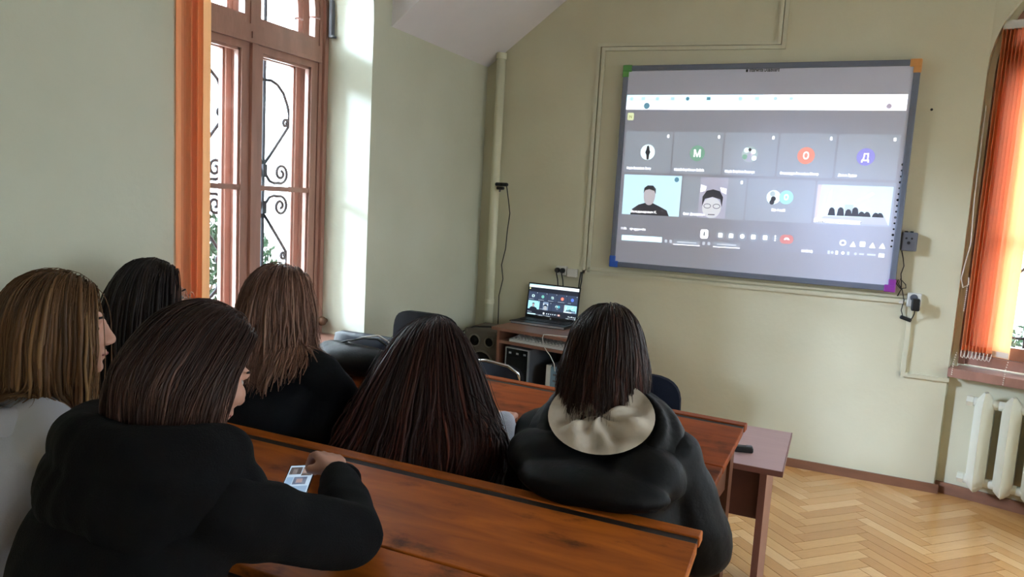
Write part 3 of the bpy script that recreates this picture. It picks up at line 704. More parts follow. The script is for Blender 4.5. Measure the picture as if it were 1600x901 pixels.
# ------------------------------------------------------------------ radiator
M_RAD = mat('radiator_enamel', (.80, .80, .66), rough=.35, var=.05, scale=4, bump=.2, bscale=12)
rd = thing('radiator', 'cream cast iron sectional radiator under the right window', 'radiator', PR(.6, 0, -.02))
for i in range(7):
    s = .205+.128*i; m = MB(); rings = []
    for z, w, d in ((.085, .012, .03), (.115, .040, .065), (.16, .048, .085), (.56, .048, .085), (.605, .040, .065), (.645, .012, .03)):
        ring = []
        for k, (a, b_) in enumerate(((-1, -.2), (-.45, -.55), (0, -1), (.45, -.55), (1, -.2), (1, .5), (.5, 1), (-.5, 1), (-1, .5))):
            ring.append(PR(s+w*a*.95, z, -.06+d*b_))
        rings.append(ring)
    m.loft(rings); o = autosmooth(m.build('section', M_RAD, rd), 35)
    for z in (.145, .585): MB().tube([PR(s-.064, z, -.055), PR(s+.064, z, -.055)], .026, 12).build('hub', M_RAD, rd, True)
for z in (.145, .585): MB().tube([PR(.118, z, -.055), PR(.15, z, -.055)], .03, 6).build('end_plug', M_RAD, rd)
for s in (.58, .97): MB().box(PR(s, .05, -.055), (.03, .04, .1), Rz(fa)).build('foot', M_RAD, rd)

# ------------------------------------------------------------------ old varnished school desks
def varnish(name, c, c2, dark, seed):
    m = bpy.data.materials.new(name); m.use_nodes = True; n = m.node_tree.nodes; l = m.node_tree.links; b = n['Principled BSDF']
    t = n.new('ShaderNodeTexCoord'); mp = n.new('ShaderNodeMapping'); mp.inputs['Scale'].default_value = (1.2, 7, 7); mp.inputs['Location'].default_value = (seed, seed*.7, 0); l.new(t.outputs['Object'], mp.inputs[0])
    g = n.new('ShaderNodeTexNoise'); g.inputs['Scale'].default_value = 3.2; g.inputs['Detail'].default_value = 8; g.inputs['Distortion'].default_value = .6; l.new(mp.outputs[0], g.inputs['Vector'])
    r = n.new('ShaderNodeValToRGB'); l.new(g.outputs['Fac'], r.inputs[0]); e = r.color_ramp.elements
    e[0].position = .32; e[0].color = (*lin(c2), 1); e[1].position = .68; e[1].color = (*lin(c), 1)
    # worn dark stains
    s = n.new('ShaderNodeTexNoise'); s.inputs['Scale'].default_value = 5.5; s.inputs['Detail'].default_value = 7; s.inputs['Roughness'].default_value = .65
    mp2 = n.new('ShaderNodeMapping'); mp2.inputs['Scale'].default_value = (1, 2.2, 2); mp2.inputs['Location'].default_value = (seed*3, 1, 2); l.new(t.outputs['Object'], mp2.inputs[0]); l.new(mp2.outputs[0], s.inputs['Vector'])
    r2 = n.new('ShaderNodeValToRGB'); l.new(s.outputs['Fac'], r2.inputs[0]); r2.color_ramp.elements[0].position = .55; r2.color_ramp.elements[1].position = .72
    r2.color_ramp.elements[0].color = (0, 0, 0, 1); r2.color_ramp.elements[1].color = (.85, .85, .85, 1)
    mx = n.new('ShaderNodeMixRGB'); l.new(r2.outputs[0], mx.inputs[0]); l.new(r.outputs[0], mx.inputs[1]); mx.inputs[2].default_value = (*lin(dark), 1)
    l.new(mx.outputs[0], b.inputs['Base Color'])
    ro_ = n.new('ShaderNodeMapRange'); ro_.inputs['To Min'].default_value = .40; ro_.inputs['To Max'].default_value = .62; b.inputs['Specular IOR Level'].default_value = .22; l.new(s.outputs['Fac'], ro_.inputs['Value']); l.new(ro_.outputs[0], b.inputs['Roughness'])
    bp = n.new('ShaderNodeBump'); bp.inputs['Strength'].default_value = .2; bp.inputs['Distance'].default_value = .004; l.new(g.outputs['Fac'], bp.inputs['Height']); l.new(bp.outputs[0], b.inputs['Normal'])
    return m
M_D1 = varnish('varnish_amber', 'b8621a', '8c4510', '331804', 1.3)
M_D1b = varnish('varnish_amber_b', 'b05c18', '84400e', '2e1604', 5.1)
M_D2 = varnish('varnish_red', '96471a', '763410', '3a1808', 2.2)
M_D2b = varnish('varnish_red_b', '8e4318', '6e300f', '361607', 7.7)
M_GROOVE = mat('groove_dirt', '1d120b', rough=.7)
M_DSIDE = mat('desk_side_wood', '5a2f16', rough=.5, var=.2, scale=4, stretch=(6, 6, 1))
def school_desk(label, length, depth, split, loc, rz, ma, mb, zf=.82, zn=.745):
    """origin: far right corner at floor; local x runs left (negative), y towards the sitter (negative)"""
    root = thing('school_desk', label, 'desk', loc, 'old varnished school desks', rz)
    W = root.matrix_basis.copy(); W = Matrix.Translation(loc) @ Matrix.Rotation(rz, 4, 'Z')
    def bx(name, mt, x0, x1, ys, parent=root):
        # ys: [(y, ztop)] two ends, thickness .026
        (ya, za), (yb, zb) = ys; th = .026
        m = MB().hexa([W @ Vector(p) for p in ((x0, ya, za-th), (x1, ya, za-th), (x1, yb, zb-th), (x0, yb, zb-th), (x0, ya, za), (x1, ya, za), (x1, yb, zb), (x0, yb, zb))])
        bm = bmesh.new(); me = m.mesh('x'); bm.from_mesh(me); bmesh.ops.bevel(bm, geom=list(bm.edges), offset=.0035, segments=2, affect='EDGES', profile=.5)
        mm = MB().addbm(bm); return mm.build(name, mt, parent)
    ledge = .044; gr = .027
    bx('ledge', ma, -length, 0, [(-ledge, zf), (0, zf)])
    g = MB().hexa([W @ Vector(p) for p in ((-length+.005, -ledge-gr, zf-.03), (-.004, -ledge-gr, zf-.03), (-.004, -ledge, zf-.03), (-length+.005, -ledge, zf-.03), (-length+.005, -ledge-gr, zf-.0045), (-.004, -ledge-gr, zf-.0045), (-.004, -ledge, zf-.0045), (-length+.005, -ledge, zf-.0045))])
    g.build('pencil_groove', M_GROOVE, root)
    y0 = -ledge-gr; sl_ = (zn-zf)/(-depth-y0)
    zz = lambda y: zf-.002+(y-y0)*(zf-zn)/(depth+y0)
    ysp = -split
    bx('top_plank', ma, -length, 0, [(ysp+.0030, zz(ysp)), (y0, zz(y0))])
    bx('top_plank', mb, -length, 0, [(-depth, zz(-depth)), (ysp-.0030, zz(ysp))])
    u = MB().hexa([W @ Vector(p) for p in ((-length+.02, -depth+.03, zn-.055), (-.02, -depth+.03, zn-.055), (-.02, -.02, zf-.055), (-length+.02, -.02, zf-.055), (-length+.02, -depth+.03, zn-.030), (-.02, -depth+.03, zn-.030), (-.02, -.02, zf-.031), (-length+.02, -.02, zf-.031))])
    u.build('under_board', M_GROOVE, root)
    MB().box((0, 0, 0), (length-.06, .02, .40)).build('front_panel', M_DSIDE, None).matrix_world = Matrix.Identity(4)
    fp = bpy.data.objects[-1] if False else None
    return root, W
def finish_desk(root, W, length, depth):
    o = [x for x in bpy.data.objects if x.name.startswith('front_panel') and x.parent is None][0]
    o.matrix_world = W @ Matrix.Translation((-length/2, -.05, .56)); o.parent = root; o.matrix_parent_inverse = W.inverted()
    for x in (-length+.05, -.05):
        for y, zt in ((-.07, .77), (-depth+.10, .70)):
            MB().hexa([W @ Vector((x+a*.022, y+b_*.03, z)) for z in (0, zt) for a, b_ in ((-1, -1), (1, -1), (1, 1), (-1, 1))]).build('leg', M_DSIDE, root)
        MB().hexa([W @ Vector((x+a*.012, y, z)) for z in (.60, .70) for a, y in ((-1, -depth+.1), (1, -depth+.1), (1, -.07), (-1, -.07))]).build('side_rail', M_DSIDE, root)
    return root
d1 = school_desk('nearer varnished wooden school desk with dark stains under the phone', 1.56, .53, .355, (-.222, 1.672, 0), 0, M_D1, M_D1b)
finish_desk(*d1, 1.56, .53)
d2 = school_desk('farther reddish wooden school desk carrying the black handbag', 1.74, .50, .36, (-.234, 2.642, 0), math.radians(-4.2), M_D2, M_D2b)
finish_desk(*d2, 1.74, .50)
def bench(label, x0, x1, y0, y1, z):
    root = thing('bench', label, 'bench', ((x0+x1)/2, (y0+y1)/2, 0), 'benches behind the school desks')
    MB().rbox(((x0+x1)/2, (y0+y1)/2, z-.018), (x1-x0, y1-y0, .036), .006).build('seat', M_DSIDE, root)
    for x in (x0+.1, x1-.1):
        for y in (y0+.04, y1-.04): MB().box((x, y, (z-.036)/2), (.05, .05, z-.036)).build('leg', M_DSIDE, root)
bench('wooden bench seat between the two school desks', -2.2, -.24, 1.74, 2.04, .44)
bench('wooden bench seat in front of the nearest desk edge', -2.1, -.75, .72, 1.02, .44)

# ------------------------------------------------------------------ teacher's table
M_LAM = mat('laminate_mauve', 'b08f8c', rough=.4, var=.05, scale=3, stretch=(1, 8, 1))
M_LAME = mat('laminate_edge', '7d5148', rough=.45, var=.08)
M_LAMD = mat('laminate_dark', '5b3128', rough=.5, var=.08)
tb = thing('teacher_table', 'low mauve laminate table beyond the right end of the school desk', 'table', (-.48, 2.97, 0))
MB().rbox((-.479, 2.977, .6335), (.742, .524, .021), .002).build('tabletop', M_LAM, tb)
MB().box((-.479, 2.7135, .6335), (.742, .004, .021)).build('edge_band', M_LAME, tb); MB().box((-.1065, 2.977, .6335), (.004, .524, .021)).build('edge_band', M_LAME, tb)
for x in (-.172, -.83): MB().box((x, 2.99, .311), (.022, .45, .622)).build('side_panel', mat('laminate_brown', '8d6152', rough=.5, var=.08, stretch=(8, 8, 1)), tb)
MB().box((-.172, 2.762, .311), (.024, .006, .622)).build('panel_edge', M_LAME, tb)
MB().box((-.50, 2.80, .52), (.63, .018, .20)).build('modesty_panel', M_LAMD, tb)
rm = thing('remote_control', 'small black remote control lying on the mauve table', 'remote', (-.232, 2.86, .644))
MB().rbox((-.262, 2.865, .655), (.075, .036, .022), .006, 2, Rz(.25)).build('case', M_BLK, rm); MB().rbox((-.240, 2.871, .667), (.022, .02, .004), .002, 2, Rz(.25)).build('label_plate', M_GREYP, rm)

# ------------------------------------------------------------------ computer desk in the corner
M_CD = mat('computer_desk_wood', '92644f', rough=.42, var=.1, scale=3, stretch=(1, 8, 8))
M_CDD = mat('computer_desk_dark', '3a2018', rough=.6, var=.1)
CDR = math.radians(-8.4); CDM = Matrix.Translation((-1.993, 4.312, 0)) @ Matrix.Rotation(CDR, 4, 'Z')
cdk = thing('computer_desk', 'small brown computer desk with shelf under the open laptop', 'desk', (-1.993, 4.312, 0), None, CDR)
def cbx(name, x0, x1, y0, y1, z0, z1, mt, parent=cdk):
    return MB().hexa([CDM @ Vector((x, y, z)) for z in (z0, z1) for x, y in ((x0, y0), (x1, y0), (x1, y1), (x0, y1))]).build(name, mt, parent)
cbx('tabletop', -.03, .83, -.015, .43, .70, .72, M_CD); cbx('shelf', .018, .782, .01, .42, .615, .633, M_CD)
cbx('side_panel', 0, .018, .01, .42, .0, .70, M_CD); cbx('side_panel', .782, .80, .01, .42, 0, .70, M_CD)
cbx('back_panel', .018, .782, .405, .42, .05, .60, M_CDD); cbx('bottom_board', .018, .782, .01, .40, .10, .118, M_CD)
# keyboard on the shelf
M_KEY = mat('keyboard_white', 'd4d4cf', rough=.5, var=.04)
kb = thing('computer_keyboard', 'white computer keyboard on the desk shelf', 'keyboard', (-1.7, 4.33, .633), None, CDR)
MB().hexa([CDM @ Vector(p) for p in ((.09, .02, .634), (.53, .02, .634), (.53, .17, .634), (.09, .17, .634), (.09, .02, .650), (.53, .02, .650), (.53, .17, .668), (.09, .17, .668))]).build('case', M_KEY, kb)
km = None
for r in range(5):
    for k in range(17):
        x, y = .108+.0245*k+.004*(r % 2), .034+.027*r
        z = .650+.018*(y-.02)/.15
        p = [CDM @ Vector(q_) for q_ in ((x, y, z), (x+.020, y, z), (x+.020, y+.021, z+.0025), (x, y+.021, z+.0025), (x+.003, y+.003, z+.009), (x+.017, y+.003, z+.009), (x+.017, y+.017, z+.011), (x+.003, y+.017, z+.011))]
        MB().hexa(p).build('key', M_KEY, kb)
# tower cases
M_PCB = mat('pc_gloss_black', '0d1016', rough=.2, var=.05); M_SIL = mat('silver_trim', 'b5b8bc', rough=.3, metal=.6, var=.04); M_PCBL = mat('pc_blue', '7f9fb2', rough=.35, var=.1)
M_PCG = mat('pc_grey_steel', '6c7078', rough=.45, var=.05)
pc = thing('computer_tower', 'glossy black computer tower with silver edges inside the desk', 'computer', (-1.8, 4.45, .118), None, CDR)
cbx('case', .07, .245, .03, .39, .119, .595, M_PCG, pc); f_ = cbx('front_panel', .072, .243, .018, .03, .121, .593, M_PCB, pc)
for x in (.070, .240): cbx('trim', x, x+.006, .012, .032, .119, .597, M_SIL, pc)
cbx('trim', .07, .246, .012, .032, .590, .597, M_SIL, pc)
for x in (.095, .15, .205): cbx('port', x, x+.018, .0165, .018, .555, .567, M_SIL, f_)
cbx('drive_lid', .085, .23, .016, .018, .47, .535, M_PCB, f_); cbx('lettering', .13, .158, .0165, .018, .405, .412, M_SIL, f_); cbx('lettering', .166, .19, .0165, .018, .404, .413, M_SIL, f_)
for i in range(5): cbx('port', .12+.02*i, .13+.02*i, .0165, .018, .30+.006*(i % 2), .312+.012*(i % 2), M_SIL, f_)
cbx('port_strip', .11, .22, .0165, .018, .288, .293, M_SIL, f_)
p2 = thing('computer_tower', 'pale blue and white computer tower at the right inside the desk', 'computer', (-1.5, 4.4, .118), None, CDR)
cbx('case', .37, .55, .05, .39, .119, .52, M_PCG, p2); cbx('front_panel', .40, .548, .038, .05, .121, .515, M_PCBL, p2); cbx('white_edge', .37, .40, .034, .05, .119, .522, M_WHT, p2)
for z in (.46, .42, .36, .30): cbx('drive_slot', .42, .52, .036, .038, z, z+.012, M_PCG, p2)
# laptop
lp = thing('laptop', 'open black laptop showing the video call on the computer desk', 'laptop', (-1.76, 4.62, .72))
LM = Matrix.Translation((-1.775, 4.716, .728)) @ Matrix.Rotation(math.radians(-3), 4, 'Z')
def lbx(name, x0, x1, y0, y1, z0, z1, mt, parent=lp, M=LM):
    return MB().hexa([M @ Vector((x, y, z)) for z in (z0, z1) for x, y in ((x0, y0), (x1, y0), (x1, y1), (x0, y1))]).build(name, mt, parent)
lbx('base', -.195, .195, -.215, .0, -.0075, .010, M_BLK); 
lb = lbx('keyboard', -.175, .175, -.13, -.025, .010, .012, M_PCB)
for r in range(4):
    for k in range(14): lbx('key', -.17+.0245*k, -.149+.0245*k, -.126+.026*r, -.106+.026*r, .012, .0135, M_BLK, lb)
lbx('touchpad', -.06, .06, -.205, -.14, .010, .0108, M_GREYP); lbx('front_lip', -.195, .195, -.218, -.215, -.004, .008, M_SIL)
LS = LM @ Matrix.Rotation(math.radians(-8), 4, 'X')
lid = lbx('lid', -.195, .195, 0, .008, .006, .254, M_BLK, lp, LS)
SLp = {k: umat('lcd_'+k, (.02, .02, .025), e, s) for k, (e, s) in dict(page=((.02, .025, .04), .5), tile=((.035, .05, .09), .8), white=((.8, .95, 1), .8), cyan=((.55, .9, 1), .75), faint=((.4, .7, .8), .5), blue=((.1, .3, .5), .5), plum=((.4, .3, .4), .5),
      yellow=((.8, .8, .4), .6), olive=((.3, .3, .1), .3), pale=((.6, .85, .9), .7), dark=((.02, .03, .05), .5), green=((.2, .6, .5), .6), sage=((.25, .45, .4), .5), pink=((.6, .5, .55), .6), lilac=((.25, .35, .5), .6), red=((.9, .2, .12), .7),
      violet=((.1, .2, .75), .7), teal=((.1, .5, .6), .6), soft=((.5, .6, .7), .5), grey=((.2, .22, .25), .4), skin=((.45, .4, .42), .6), skinlight=((.5, .55, .6), .6), cyanpic=((.35, .75, .9), .7), hang=((.7, .4, .35), .6)).items()}
qd = [LS @ Vector(p) for p in ((-.187, -.0006, .244), (.187, -.0006, .244), (.187, -.0006, .030), (-.187, -.0006, .030))]
u2 = UI(qd, (LS.to_3x3() @ Vector((0, -1, 0))), lp, SLp, 'display'); call_screen(u2, False)
MB().disc(LS @ Vector((0, -.001, .017)), .006, .001, LS.to_3x3() @ Vector((0, 1, 0)), 14).build('maker_badge', M_SIL, lp)
tag(MB().tube([(-1.985, 4.60, .724), (-2.02, 4.58, .7235), (-2.0, 4.66, .7235), (-1.96, 4.735, .726), (-1.93, 4.752, .73), (-1.90, 4.76, .74)], .0035, 6).build('charger_cable', M_BLK, None, True), 'black charger cable curling left of the laptop', 'cable')
tag(MB().tube([CDM @ Vector(p) for p in ((.62, .10, .722), (.52, .04, .7225), (.45, .02, .7225), (.385, .0, .7225), (.365, -.018, .7225), (.36, -.022, .70), (.375, -.022, .65), (.40, -.021, .62), (.42, -.018, .60), (.45, -.012, .55), (.452, .0, .50))], .003, 6).build('white_cable', M_WHT, None, True), 'thin white cable hanging over the front of the computer desk', 'cable')

# ------------------------------------------------------------------ speaker
M_SPK = mat('speaker_grey', '6a6257', rough=.7, var=.08, bump=.1); M_SPD = mat('speaker_cone', '211d1b', rough=.7, var=.1); M_SPR = mat('speaker_ring', '7b7264', rough=.5, var=.05)
sp = thing('loudspeaker', 'grey floor loudspeaker with two small ports and a big woofer', 'speaker', (-2.135, 4.55, 0))
MB().rbox((-2.135, 4.55, .335), (.262, .27, .67), .014).build('cabinet', M_SPK, sp)
MB().rbox((-2.135, 4.405, .335), (.268, .025, .672), .012).build('baffle', M_SPK, sp)
for x, z, r in ((-2.188, .592, .044), (-2.078, .592, .036), (-2.135, .44, .098), (-2.135, .19, .098)):
    MB().lathe([(r*.98, 0), (r, .012), (r*.86, .018), (r*.80, .006), (r*.78, -.004), (r*.98, -.004)], (x, 4.394, z), (0, -1, 0), 28).build('driver_ring', M_SPR, sp, True)
    MB().lathe([(r*.82, .004), (r*.35, -.004), (r*.30, .002), (0, .006), (0, -.006), (r*.82, -.006)], (x, 4.394, z), (0, -1, 0), 28).build('driver_cone', M_SPD, sp, True)
for x in (-2.255, -2.015): MB().disc((x, 4.392, .655), .012, .01, n=12).build('corner_boss', M_SPR, sp)
tag(MB().tube([(-2.30, 4.36, .50), (-2.28, 4.38, .64), (-2.22, 4.44, .678), (-2.13, 4.50, .676), (-2.05, 4.50, .676), (-2.01, 4.60, .676)], .005, 6).build('speaker_cable', M_BLK, None, True), 'thick black cable draped over the loudspeaker top', 'cable')

# ------------------------------------------------------------------ chairs beyond the desks
M_CH = mat('chair_black', '0c0c0e', rough=.7, var=.1, bump=.1, spec=.15); M_CHN = mat('chair_navy', '141828', rough=.85, var=.1, bump=.15, bscale=200, spec=.15); M_CHR = mat('chrome', 'c8cacc', rough=.15, metal=1, var=0)
def office_chair(label, c, rz, top, w, bh, mt, frame, seat=.45):
    root = thing('office_chair', label, 'chair', (c[0], c[1], 0), 'chairs beyond the school desks', rz)
    W = Matrix.Translation((c[0], c[1], 0)) @ Matrix.Rotation(rz, 4, 'Z')
    rings = []
    for t in (0, .15, .4, .7, .9, 1):     # backrest: superellipse outline, curved
        pass
    N = 28; m = MB(); fr, bk = [], []
    for i in range(N):
        a = 2*PI*i/N; cx = math.copysign(abs(math.cos(a))**.55, math.cos(a))*w/2; cz = math.copysign(abs(math.sin(a))**.6, math.sin(a))*bh/2
        cz *= 1.0; bend = .05*(cx/(w/2))**2
        fr.append(W @ Vector((cx, -.19-.018+bend, top-bh/2+cz))); bk.append(W @ Vector((cx, -.19+.018+bend, top-bh/2+cz)))
    inn = [W @ Vector((0, -.19-.026, top-bh/2))]; inb = [W @ Vector((0, -.19+.022, top-bh/2))]
    m.add(fr+bk+inn+inb, [(i, (i+1) % N, N+(i+1) % N, N+i) for i in range(N)]+[((i+1) % N, i, 2*N) for i in range(N)]+[(N+i, N+(i+1) % N, 2*N+1) for i in range(N)])
    autosmooth(m.build('backrest', mt, root), 60)
    s = MB(); s.rbox((0, 0, 0), (w+.04, .42, .055), .025, 3); s.v = [tuple(W @ (Vector(p)+Vector((0, .04, seat)))) for p in s.v]; s.build('seat', mt, root, True)
    for sx in (-1, 1):
        for sy in (-1, 1):
            MB().tube([W @ Vector((sx*w*.42, .04+sy*.17, seat-.02)), W @ Vector((sx*w*.48, .04+sy*.20, 0.0))], .011, 8).build('leg', frame, root, True)
        MB().tube([W @ Vector((sx*w*.40, -.12, seat)), W @ Vector((sx*w*.40, -.2, seat+.06)), W @ Vector((sx*w*.36, -.175, top-bh*.4))], .010, 8).build('back_support', frame, root, True)
    return root
office_chair('black chair with rounded backrest behind the girl with the longest hair', (-2.0, 3.56, 0), .0, .925, .40, .34, M_CH, M_BLK)
office_chair('navy chair with rounded backrest behind the mauve table', (-.80, 3.23, 0), PI, .763, .40, .30, M_CHN, M_BLK, .43)
ch = office_chair('low black chair with a chrome back edge in front of the loudspeaker', (-1.60, 3.60, 0), 0, .70, .34, .26, M_CH, M_CHR, .40)
MB().tube([(-1.80, 3.45, .60), (-1.79, 3.43, .66), (-1.74, 3.41, .695), (-1.62, 3.395, .712), (-1.50, 3.41, .695), (-1.45, 3.43, .66), (-1.44, 3.45, .60)], .008, 8).build('chrome_rim', M_CHR, ch, True)

# ------------------------------------------------------------------ handbag on the farther desk
M_LEA = mat('black_leather', '060607', rough=.45, var=.15, scale=12, bump=.3, bscale=25, spec=.22)
M_LEAB = mat('navy_leather', '1f2a3d', rough=.4, var=.15, scale=8, bump=.2, bscale=30)
hb = thing('handbag', 'slouched black leather handbag with strap on the farther desk', 'handbag', (-1.80, 2.53, .80))
rings = []
for t, wx, wy, zz_ in ((0, .17, .085, .0), (.12, .20, .105, .012), (.4, .205, .105, .045), (.7, .19, .085, .08), (.9, .165, .05, .100), (1, .14, .02, .106)):
    rings.append([Vector((-1.80+wx*math.copysign(abs(math.cos(2*PI*i/28))**.7, math.cos(2*PI*i/28)), 2.52+wy*math.sin(2*PI*i/28)+.008*math.sin(5*i), .800+zz_*(1+.12*math.cos(2*PI*i/28+2)))) for i in range(28)])
MB().loft(rings).build('body', M_LEA, hb, True)
rings = []
for zz_, wx, wy in ((.0, .17, .045), (.06, .185, .05), (.115, .175, .035), (.128, .14, .015)):
    rings.append([Vector((-1.83+wx*math.cos(2*PI*i/24), 2.635+wy*math.sin(2*PI*i/24), .806+zz_)) for i in range(24)])
MB().loft(rings).build('back_pocket', M_LEAB, hb, True)
MB().tube([(-1.90, 2.50, .902), (-1.84, 2.50, .925), (-1.76, 2.51, .945), (-1.70, 2.52, .945), (-1.655, 2.53, .918), (-1.645, 2.53, .885)], [.010]*6, 8, flat=.4).build('strap', M_LEA, hb, True)
MB().tube([(-1.86, 2.535, .91), (-1.80, 2.54, .938), (-1.72, 2.55, .955), (-1.67, 2.55, .935), (-1.65, 2.55, .905)], .004, 6).build('strap_edge', mat('strap_piping', 'c9c6c2', rough=.3), hb, True)
MB().disc((-1.645, 2.528, .883), .010, .006, (1, 0, 0), 12).build('strap_ring', M_CHR, hb)

# ------------------------------------------------------------------ small things on the desks
def on_d2(x, dy=0):   # height of the farther desk top at local depth dy below its far edge
    return .818-(dy-.066)*(.075)/(.434)
pc_ = thing('phone_case', 'phone in a pink and black patterned case on the farther desk', 'phone', (-1.59, 2.31, .765))
m_pat = bpy.data.materials.new('patterned_case'); m_pat.use_nodes = True
_n = m_pat.node_tree.nodes; _l = m_pat.node_tree.links; _v = _n.new('ShaderNodeTexVoronoi'); _v.inputs['Scale'].default_value = 95; _t = _n.new('ShaderNodeTexCoord'); _l.new(_t.outputs['Object'], _v.inputs['Vector'])
_r = _n.new('ShaderNodeValToRGB'); _r.color_ramp.interpolation = 'CONSTANT'; _r.color_ramp.elements[0].color = (.02, .015, .02, 1); _r.color_ramp.elements[1].position = .45; _r.color_ramp.elements[1].color = (.55, .38, .40, 1)
_l.new(_v.outputs['Distance'], _r.inputs[0]); _l.new(_r.outputs[0], _n['Principled BSDF'].inputs['Base Color'])
TILT = Rz(math.radians(-4)) @ Rx(math.radians(9.8))
MB().rbox((-1.585, 2.33, .776), (.075, .15, .010), .004, 2, Rz(.9) @ Rx(.0)).build('shell', m_pat, pc_)
MB().rbox((-1.585+.03, 2.33+.045, .7815), (.022, .022, .003), .004, 2, Rz(.9)).build('camera_bump', M_BLK, pc_)
cn = thing('chain_bracelet', 'thin metal chain bracelet lying on the farther desk', 'bracelet', (-.99, 2.26, .765))
for i in range(9):
    a = -.4+i*.45; c_ = Vector((-.985+.035*math.cos(a), 2.262+.03*math.sin(a), .7665+.175*.03*math.sin(a)))
    MB().tube([c_+Rz(a+i*.3) @ Vector((.006*math.cos(k*PI/4), .0035*math.sin(k*PI/4), 0)) for k in range(8)], .0013, 5, True).build('link', M_CHR, cn, True)
# smartphone in use on the nearer desk
ph = thing('smartphone', 'lit smartphone showing pictures on the nearer desk', 'phone', (-1.22, 1.47, .79))
pa = math.atan2(.147, -.08)-PI/2; PMx = Matrix.Translation((-1.222, 1.468, .7918)) @ Matrix.Rotation(math.radians(9.2), 4, 'X') @ Matrix.Rotation(pa, 4, 'Z')
def pbx(name, x0, x1, y0, y1, z0, z1, mt, r=0):
    m = MB().rbox(((x0+x1)/2, (y0+y1)/2, (z0+z1)/2), (x1-x0, y1-y0, z1-z0), r or .0004, 2 if r else 1); m.v = [tuple(PMx @ Vector(p)) for p in m.v]; return m.build(name, mt, ph)
pbx('case', -.038, .038, -.084, .084, -.005, .004, mat('phone_case_edge', '4a4632', rough=.4), .004); pbx('glass', -.036, .036, -.082, .082, .003, .005, M_PCB, .001)
def em(name, c, s): return mat('phone_'+name, (.02, .02, .02), rough=.3, var=0, emit=c, estr=s)
pbx('display', -.033, .033, -.077, .077, .0051, .0053, em('white', (.62, .80, 1), .36))
for nm, x0, x1, y0, y1, c, s in (('picture', -.030, .001, .030, .068, (.12, .10, .10), .25), ('picture', .003, .031, .022, .068, (.16, .11, .09), .25), ('picture', -.012, .022, -.022, .016, (.13, .18, .3), .3), ('picture', -.031, -.014, -.022, .016, (.35, .6, .9), .3), ('picture', -.03, .03, -.07, -.03, (.3, .5, .75), .3)):
    pbx(nm, x0, x1, y0, y1, .0053, .0055, em(nm+str(c), c, s))
for x, y, w, h, c in ((.014, .046, .010, .012, (.45, .28, .22)), (.004, -.004, .008, .010, (.55, .38, .36)), (-.016, .045, .006, .014, (.3, .26, .25))):
    pbx('face_spot', x-w, x+w, y-h, y+h, .0055, .0057, em('f'+str(c), c, .3))

# ------------------------------------------------------------------ people
def remesh(m, voxel, it=4, fac=.5):
    me = m.mesh('r'); o = bpy.data.objects.new('r', me); COL.objects.link(o)
    r = o.modifiers.new('r', 'REMESH'); r.mode = 'VOXEL'; r.voxel_size = voxel; r.use_smooth_shade = True
    if it:
        s = o.modifiers.new('s', 'SMOOTH'); s.factor = fac; s.iterations = it
    bpy.context.view_layer.update()
    e = o.evaluated_get(bpy.context.evaluated_depsgraph_get())
    out = bpy.data.meshes.new_from_object(e); bpy.data.objects.remove(o)
    out.polygons.foreach_set('use_smooth', [True]*len(out.polygons))
    return out
def wrinkle(me, amp, scale, seed=0, stretch=(1, 1, 1), zones=None):
    """fold relief along the vertex normals from summed sine noise"""
    n = len(me.vertices); co = np.empty(n*3); me.vertices.foreach_get('co', co); co = co.reshape(-1, 3)
    no = np.empty(n*3); me.vertices.foreach_get('normal', no); no = no.reshape(-1, 3)
    rng = np.random.default_rng(seed); h = np.zeros(n)
    for k in range(9):
        d = rng.normal(size=3); d /= np.linalg.norm(d); f = scale*(.6+1.5*rng.random())
        w = co*np.array(stretch); ph = rng.random()*6.28
        h += np.sin(f*(w@d)+ph+1.6*np.sin(f*.5*(w@rng.normal(size=3))))*(1/(1+.3*k))
    h = h/2.6
    if zones is not None: h = h*zones(co)
    co += no*(h*amp)[:, None]; me.vertices.foreach_set('co', co.ravel()); me.update()
    return me
def skin_mat(name, c): return mat(name, c, rough=.5, var=.06, scale=20, spec=.4)
M_SKIN = skin_mat('skin', 'c08f7a'); M_EYE = mat('eye_white', '9a9088', rough=.2, var=0)
def V(*a): return Vector(a)
def joint_chain(m, pts, rs, n=14):
    for p, r in zip(pts, rs): m.ell(p, (r, r, r), u=n, w=8)
    for i in range(len(pts)-1): m.cone(pts[i], rs[i], pts[i+1], rs[i+1], n)
def add_head(m, H, neck):
    R = H.to_3x3(); T = lambda x, y, z: H @ V(x, y, z)
    E = lambda c, r, M=None: m.ell(T(*c), r, R if M is None else R @ M, 20, 12)
    E((0, -.015, .03), (.075, .093, .088)); E((0, .03, -.03), (.062, .062, .085)); E((0, .045, -.078), (.044, .046, .036)); E((0, .076, -.098), (.02, .018, .017))
    joint_chain(m, [T(0, .086, .018), T(0, .098, -.010), T(0, .107, -.030)], [.0085, .010, .0135])
    for s in (-1, 1):
        E((s*.013, .100, -.036), (.009, .011, .008)); E((s*.040, .062, -.022), (.024, .024, .026)); E((s*.078, -.006, -.008), (.010, .019, .031), Rz(s*.35))
    m.cone(T(-.034, .079, .024), .011, T(.034, .079, .024), .011); m.cone(T(-.017, .092, -.060), .0075, T(.017, .092, -.060), .0075); m.cone(T(-.014, .089, -.071), .008, T(.014, .089, -.071), .008)
    joint_chain(m, [T(0, -.015, -.05), neck], [.052, .056])
